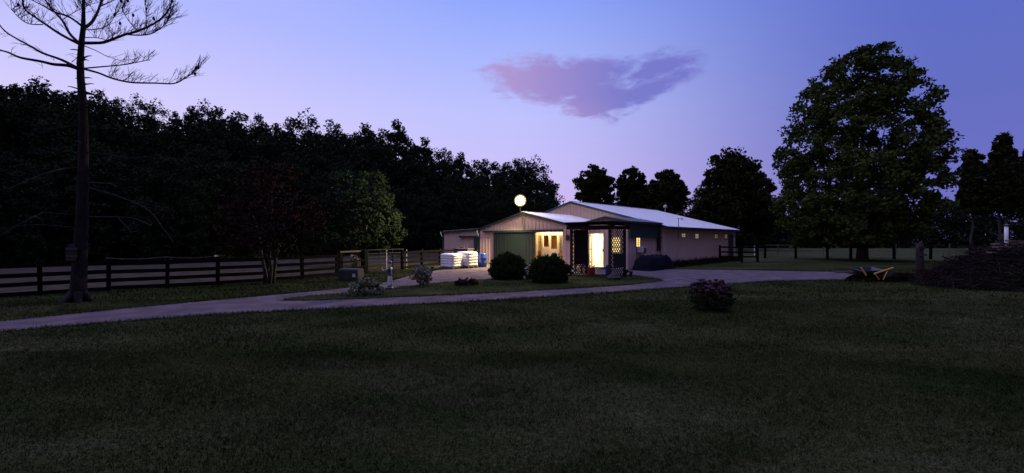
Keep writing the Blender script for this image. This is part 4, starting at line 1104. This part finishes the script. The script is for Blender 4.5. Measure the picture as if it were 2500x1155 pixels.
# ------------------------------------------------------------------ shrubs
def shrub(name, base, w, h, n, per, leaf, mleaf, label, cat='shrub', seed=1, shape='ball', group=None, clr=None, flowers=None, nflow=0, stems=16):
    r = np.random.default_rng(seed); root = empty(name, base)
    if name == 'sedum_clump': prof = [(.02*h, -w*.34, w*.34), (.3*h, -w*.44, w*.44), (.65*h, -w*.5, w*.5), (.85*h, -w*.42, w*.42), (h, -w*.2, w*.2)]
    elif shape == 'ball': prof = [(.02*h, -w*.36, w*.36), (.2*h, -w*.47, w*.47), (.5*h, -w*.49, w*.49), (.78*h, -w*.38, w*.38), (.95*h, -w*.14, w*.14)]
    elif shape == 'vase': prof = [(.03*h, -w*.16, w*.16), (.35*h, -w*.30, w*.30), (.65*h, -w*.46, w*.46), (.9*h, -w*.42, w*.42), (h, -w*.2, w*.2)]
    else: prof = [(.02*h, -w*.48, w*.48), (.4*h, -w*.48, w*.48), (.8*h, -w*.3, w*.3), (h, -w*.08, w*.08)]
    cl = profile_clumps(prof, n, r, .35 if shape != 'vase' else .6)
    v = leaf_quads(cl, r.uniform(.7, 1.3, n)*(clr or w*.11), per, leaf, r, .9)
    v[:, 2] = np.maximum(v[:, 2], .005)
    link_mesh('foliage', np_mesh('foliage', v, 4), M[mleaf], root)
    b = MB()
    for k in range(stems):
        c = cl[r.integers(n)]; b.tube([(r.normal(0, .03), r.normal(0, .03), 0), (c[0]*.5, c[1]*.5, c[2]*.55), c], [.012, .009, .004], 4)
    b.build('stems', M['bark2'], root)
    if flowers:
        top = cl[np.argsort(-(cl[:, 2] - np.abs(cl[:, 0])*.3))[:nflow]]
        m = MB()
        for c in top:
            rr = float(r.uniform(.7, 1.2))*.055; z = c[2] + float(r.uniform(.0, .08))
            m.lathe([(rr*.3, -.03), (rr, -.005), (rr*.85, .018), (rr*.3, .028)], (c[0], c[1], z), 8)
        m.build('flower_heads', M[flowers], root)
    return tag(root, label, cat, group)
shrub('round_bush', gp(1240, 682), 1.62, 1.07, 420, 60, .055, 'box', 'clipped round dark bush in front of the green sliding door', seed=101, clr=.13)
shrub('round_bush', gp(1341, 690), 1.62, 1.07, 420, 60, .055, 'box', 'clipped round dark bush below the lit stable opening', seed=102, clr=.13)
shrub('variegated_bush', gp(892, 721), 1.0, .49, 230, 34, .055, 'varieg', 'low mound bush with pale edged leaves left of the statue', seed=103, shape='mound', clr=.07)
shrub('pale_tipped_shrub', gp(1030, 700), .92, .70, 110, 30, .055, 'paleleaf', 'upright loose shrub with pale leaf tips on the drive island', seed=104, shape='vase', clr=.07)
shrub('dark_red_shrub', gp(1136, 697), .95, .20, 90, 26, .05, 'redleaf', 'flat dark red ground shrub on the island grass', seed=105, shape='mound', clr=.06, stems=6)
shrub('white_flower_plant', gp(1289, 684), .42, .50, 40, 16, .045, 'lightleaf', 'white flowering plant squeezed between the two round bushes', cat='plant', seed=106, shape='vase', clr=.06, flowers='flowerw', nflow=20)
shrub('sedum_clump', gp(1735, 757), 1.04, .62, 200, 30, .05, 'sedum', 'dark clump with dull purple flower heads on the near lawn', cat='plant', seed=107, shape='vase', clr=.085, flowers='flowerp', nflow=85, stems=40)
shrub('weed_tuft', gp(1533, 676), .45, .30, 40, 24, .04, 'plantgreen', 'small weedy tuft at the right foot of the pergola', cat='plant', seed=108, shape='mound', clr=.05)
shrub('fence_sapling', gp(862, 664), .75, .85, 34, 10, .08, 'paleleaf', 'spindly pale sapling inside the short gate post panel', cat='plant', seed=109, shape='vase', clr=.08)

# ------------------------------------------------------------------ right side: tarp, tipped wheelbarrow, post, brush pile
tp = [gp(*p) for p in [(2062, 684), (2088, 671), (2150, 667), (2215, 669), (2245, 677), (2235, 689), (2150, 690), (2090, 688)]]
cx = sum((p for p in tp), Vector())/len(tp)
o = bpy.data.objects.new('ground_tarp', bpy.data.meshes.new('ground_tarp')); bm = bmesh.new()
f = bm.faces.new([bm.verts.new(p - cx + Vector((0, 0, .03))) for p in catmull(tp, 3, True)])
bmesh.ops.solidify(bm, geom=[f], thickness=.02); bm.to_mesh(o.data); bm.free(); o.data.materials.append(M['navy']); o.location = cx; col.objects.link(o)
tag(o, 'dark tarpaulin spread on the ground at the end of the drive', 'tarp')
for k, (a, b_) in enumerate((((2034, 664.5), (2105, 664)), ((2040, 667), (2108, 666.8)))):
    p, q = gp(*a), gp(*b_); o = MB().bar(Vector((0, 0, .04)), q - p + Vector((0, 0, .05)), .09, .05).build('plank', M['grey_wood']); o.location = p
    tag(o, 'long grey plank lying at the end of the drive, the rear one of two' if k == 0 else 'long grey plank lying at the end of the drive, the front one of two', 'plank', 'planks at the end of the drive')
# wheelbarrow tipped on its rim
WY = gp(2135, 683).y
wbr = empty('wheelbarrow', gp(2135, 683))
wp = lambda x, y, dy=0: at(x, y, WY) - gp(2135, 683) + Vector((0, dy, 0))
m = MB()
ra = [wp(2104, 664, .0), wp(2166, 662, .0), wp(2164, 656, .75), wp(2108, 657, .75)]
fl = [wp(2118, 678, .15), wp(2152, 678, .15), wp(2150, 676, .6), wp(2120, 676, .6)]
m.add([v + Vector((0, 0, .02)) for v in ra + fl], [(0, 1, 5, 4), (1, 2, 6, 5), (2, 3, 7, 6), (3, 0, 4, 7), (4, 5, 6, 7)])
tray = m.build('tray', M['blackp'], wbr)
sol = tray.modifiers.new('t', 'SOLIDIFY'); sol.thickness = .025
m = MB(); m.bar(wp(2128, 668, -.12), wp(2176, 653, -.1), .045, .045); m.build('handle', M['yellow'], wbr)
m = MB(); m.bar(wp(2100, 653, -.05), wp(2110, 672, -.1), .05, .045); m.build('handle', M['yellow'], wbr)
m = MB(); m.tube([wp(2128, 668, -.16), wp(2137, 682, -.2), wp(2146, 682, -.2), wp(2158, 662, -.16)], .018, 6); m.build('stand', M['yellow'], wbr)
m = MB(); c = wp(2182, 668, .3)
m.tube([c + Vector((-.03, -.04, .0)), c + Vector((.03, .04, 0.0))], .16, 18); m.build('wheel', M['black'], wbr)
tag(wbr, 'tipped black wheelbarrow with yellow handles on the dark tarp', 'wheelbarrow')
# leaning weathered post
po = empty('gate_post', gp(2247, 683))
MB().tube([(0, 0, -.05), (-.01, 0, .5), (-.03, 0, 1.05), (-.02, .01, 1.52)], [.15, .14, .13, .125], 12).build('post', M['oldpost'], po, smooth=True)
MB().box((-.17, -.15, 1.0), (.13, -.12, 1.08)).build('hinge_strap', M['grey'], po)
MB().box((-.2, -.16, 1.28), (.05, -.12, 1.40)).build('notice_board', M['oldpost'], po)
tag(po, 'thick weathered leaning post between the tarp and the brush pile', 'post')
# brush pile
pc = Vector((17.7, 15.3, 0))
b = MB(); r = random.Random(33)
for k in range(2300):
    a = r.uniform(0, 6.283); q = r.random() ** .55
    x, y = math.cos(a)*q*2.75, math.sin(a)*q*1.9
    hmx = 1.42 * max(0, 1 - (max(-.1, -x + .5)/3.4) ** 2 - (y/2.2) ** 2) ** .6 * (1 if x > -.8 else max(.15, 1 - (-.8-x)*.42))
    z = hmx * (r.random() ** .45) + .03
    ln = r.uniform(.3, 1.3); t = r.uniform(0, 6.283); up = r.gauss(0.12, .35)
    v = Vector((math.cos(t), math.sin(t), up)).normalized()*ln/2
    p0 = Vector((x, y, z)) - v; p1 = Vector((x, y, z)) + v
    p0.z = max(p0.z, .02); p1.z = max(p1.z, .02)
    mid = (p0 + p1)/2 + Vector((r.uniform(-.06, .06), r.uniform(-.06, .06), r.uniform(-.03, .07))); mid.z = max(mid.z, .03)
    rr = r.choice([.006, .008, .010, .014, .022])
    b.tube([p0, mid, p1], [rr, rr*.8, rr*.45], 4, cap=False)
o = b.build('brush_pile', M['stick']); o.location = pc
tag(o, 'big dark heap of cut branches at the right edge of the lawn', 'brush pile')
for k, (x0, y0, x1, y1, dy) in enumerate(((2425, 596, 2530, 592, .5), (2430, 604, 2540, 600, .3), (2438, 609, 2540, 611, .2), (2415, 616, 2520, 622, .0), (2460, 588, 2540, 590, .7))):
    Yk = pc.y - .3 + dy
    p, q_ = at(x0, y0, Yk), at(x1, y1, Yk + .5)
    o = MB().bar(Vector((0, 0, 0)), q_ - p, .16, .05).build('board', M['redwood']); o.location = p
    tag(o, ['reddish board second from the top on the brush pile', 'reddish board in the middle of those on the brush pile', 'reddish board second from the bottom on the brush pile', 'lowest reddish board slanting down on the brush pile', 'short topmost reddish board on the brush pile'][k], 'board', 'reddish boards on the brush pile')
wp_ = empty('white_pipe', Vector(((2457-1250)/F*17.2, 17.2, 0)))
MB().tube([(0, 0, 0), (0, 0, 1.75), (.0, 0, 2.24)], [.06, .06, .06], 10).build('pipe', M['white'], wp_, smooth=True); MB().lathe([(.085, 2.22), (.085, 2.27), (.02, 2.31)], (0, 0, 0), 12).build('cap', M['black'], wp_)
tag(wp_, 'white upright pipe with dark cap behind the brush pile', 'pipe')
# tall weeds at the left foot of the pile
shrub('dry_weed_clump', gp(2278, 697), .62, .55, 60, 22, .05, 'redleaf', 'reddish dry weeds between the leaning post and brush pile', cat='plant', seed=131, shape='vase', clr=.07)

# ------------------------------------------------------------------ camera and render
cam = bpy.data.cameras.new('camera'); co = bpy.data.objects.new('camera', cam); col.objects.link(co)
co.location = (0, 0, EYE); co.rotation_euler = (R(90), 0, 0)
cam.sensor_width = 36; cam.lens = 36 * F / 2500; cam.shift_y = (HOR - 577.5) / 2500; cam.clip_end = 3000
sc.camera = co
sc.view_settings.view_transform = 'Standard'; sc.view_settings.look = 'None'; sc.view_settings.exposure = 0; sc.view_settings.gamma = 1
sc.cycles.use_denoising = True
sc.cycles.max_bounces = 6; sc.cycles.sample_clamp_indirect = 4
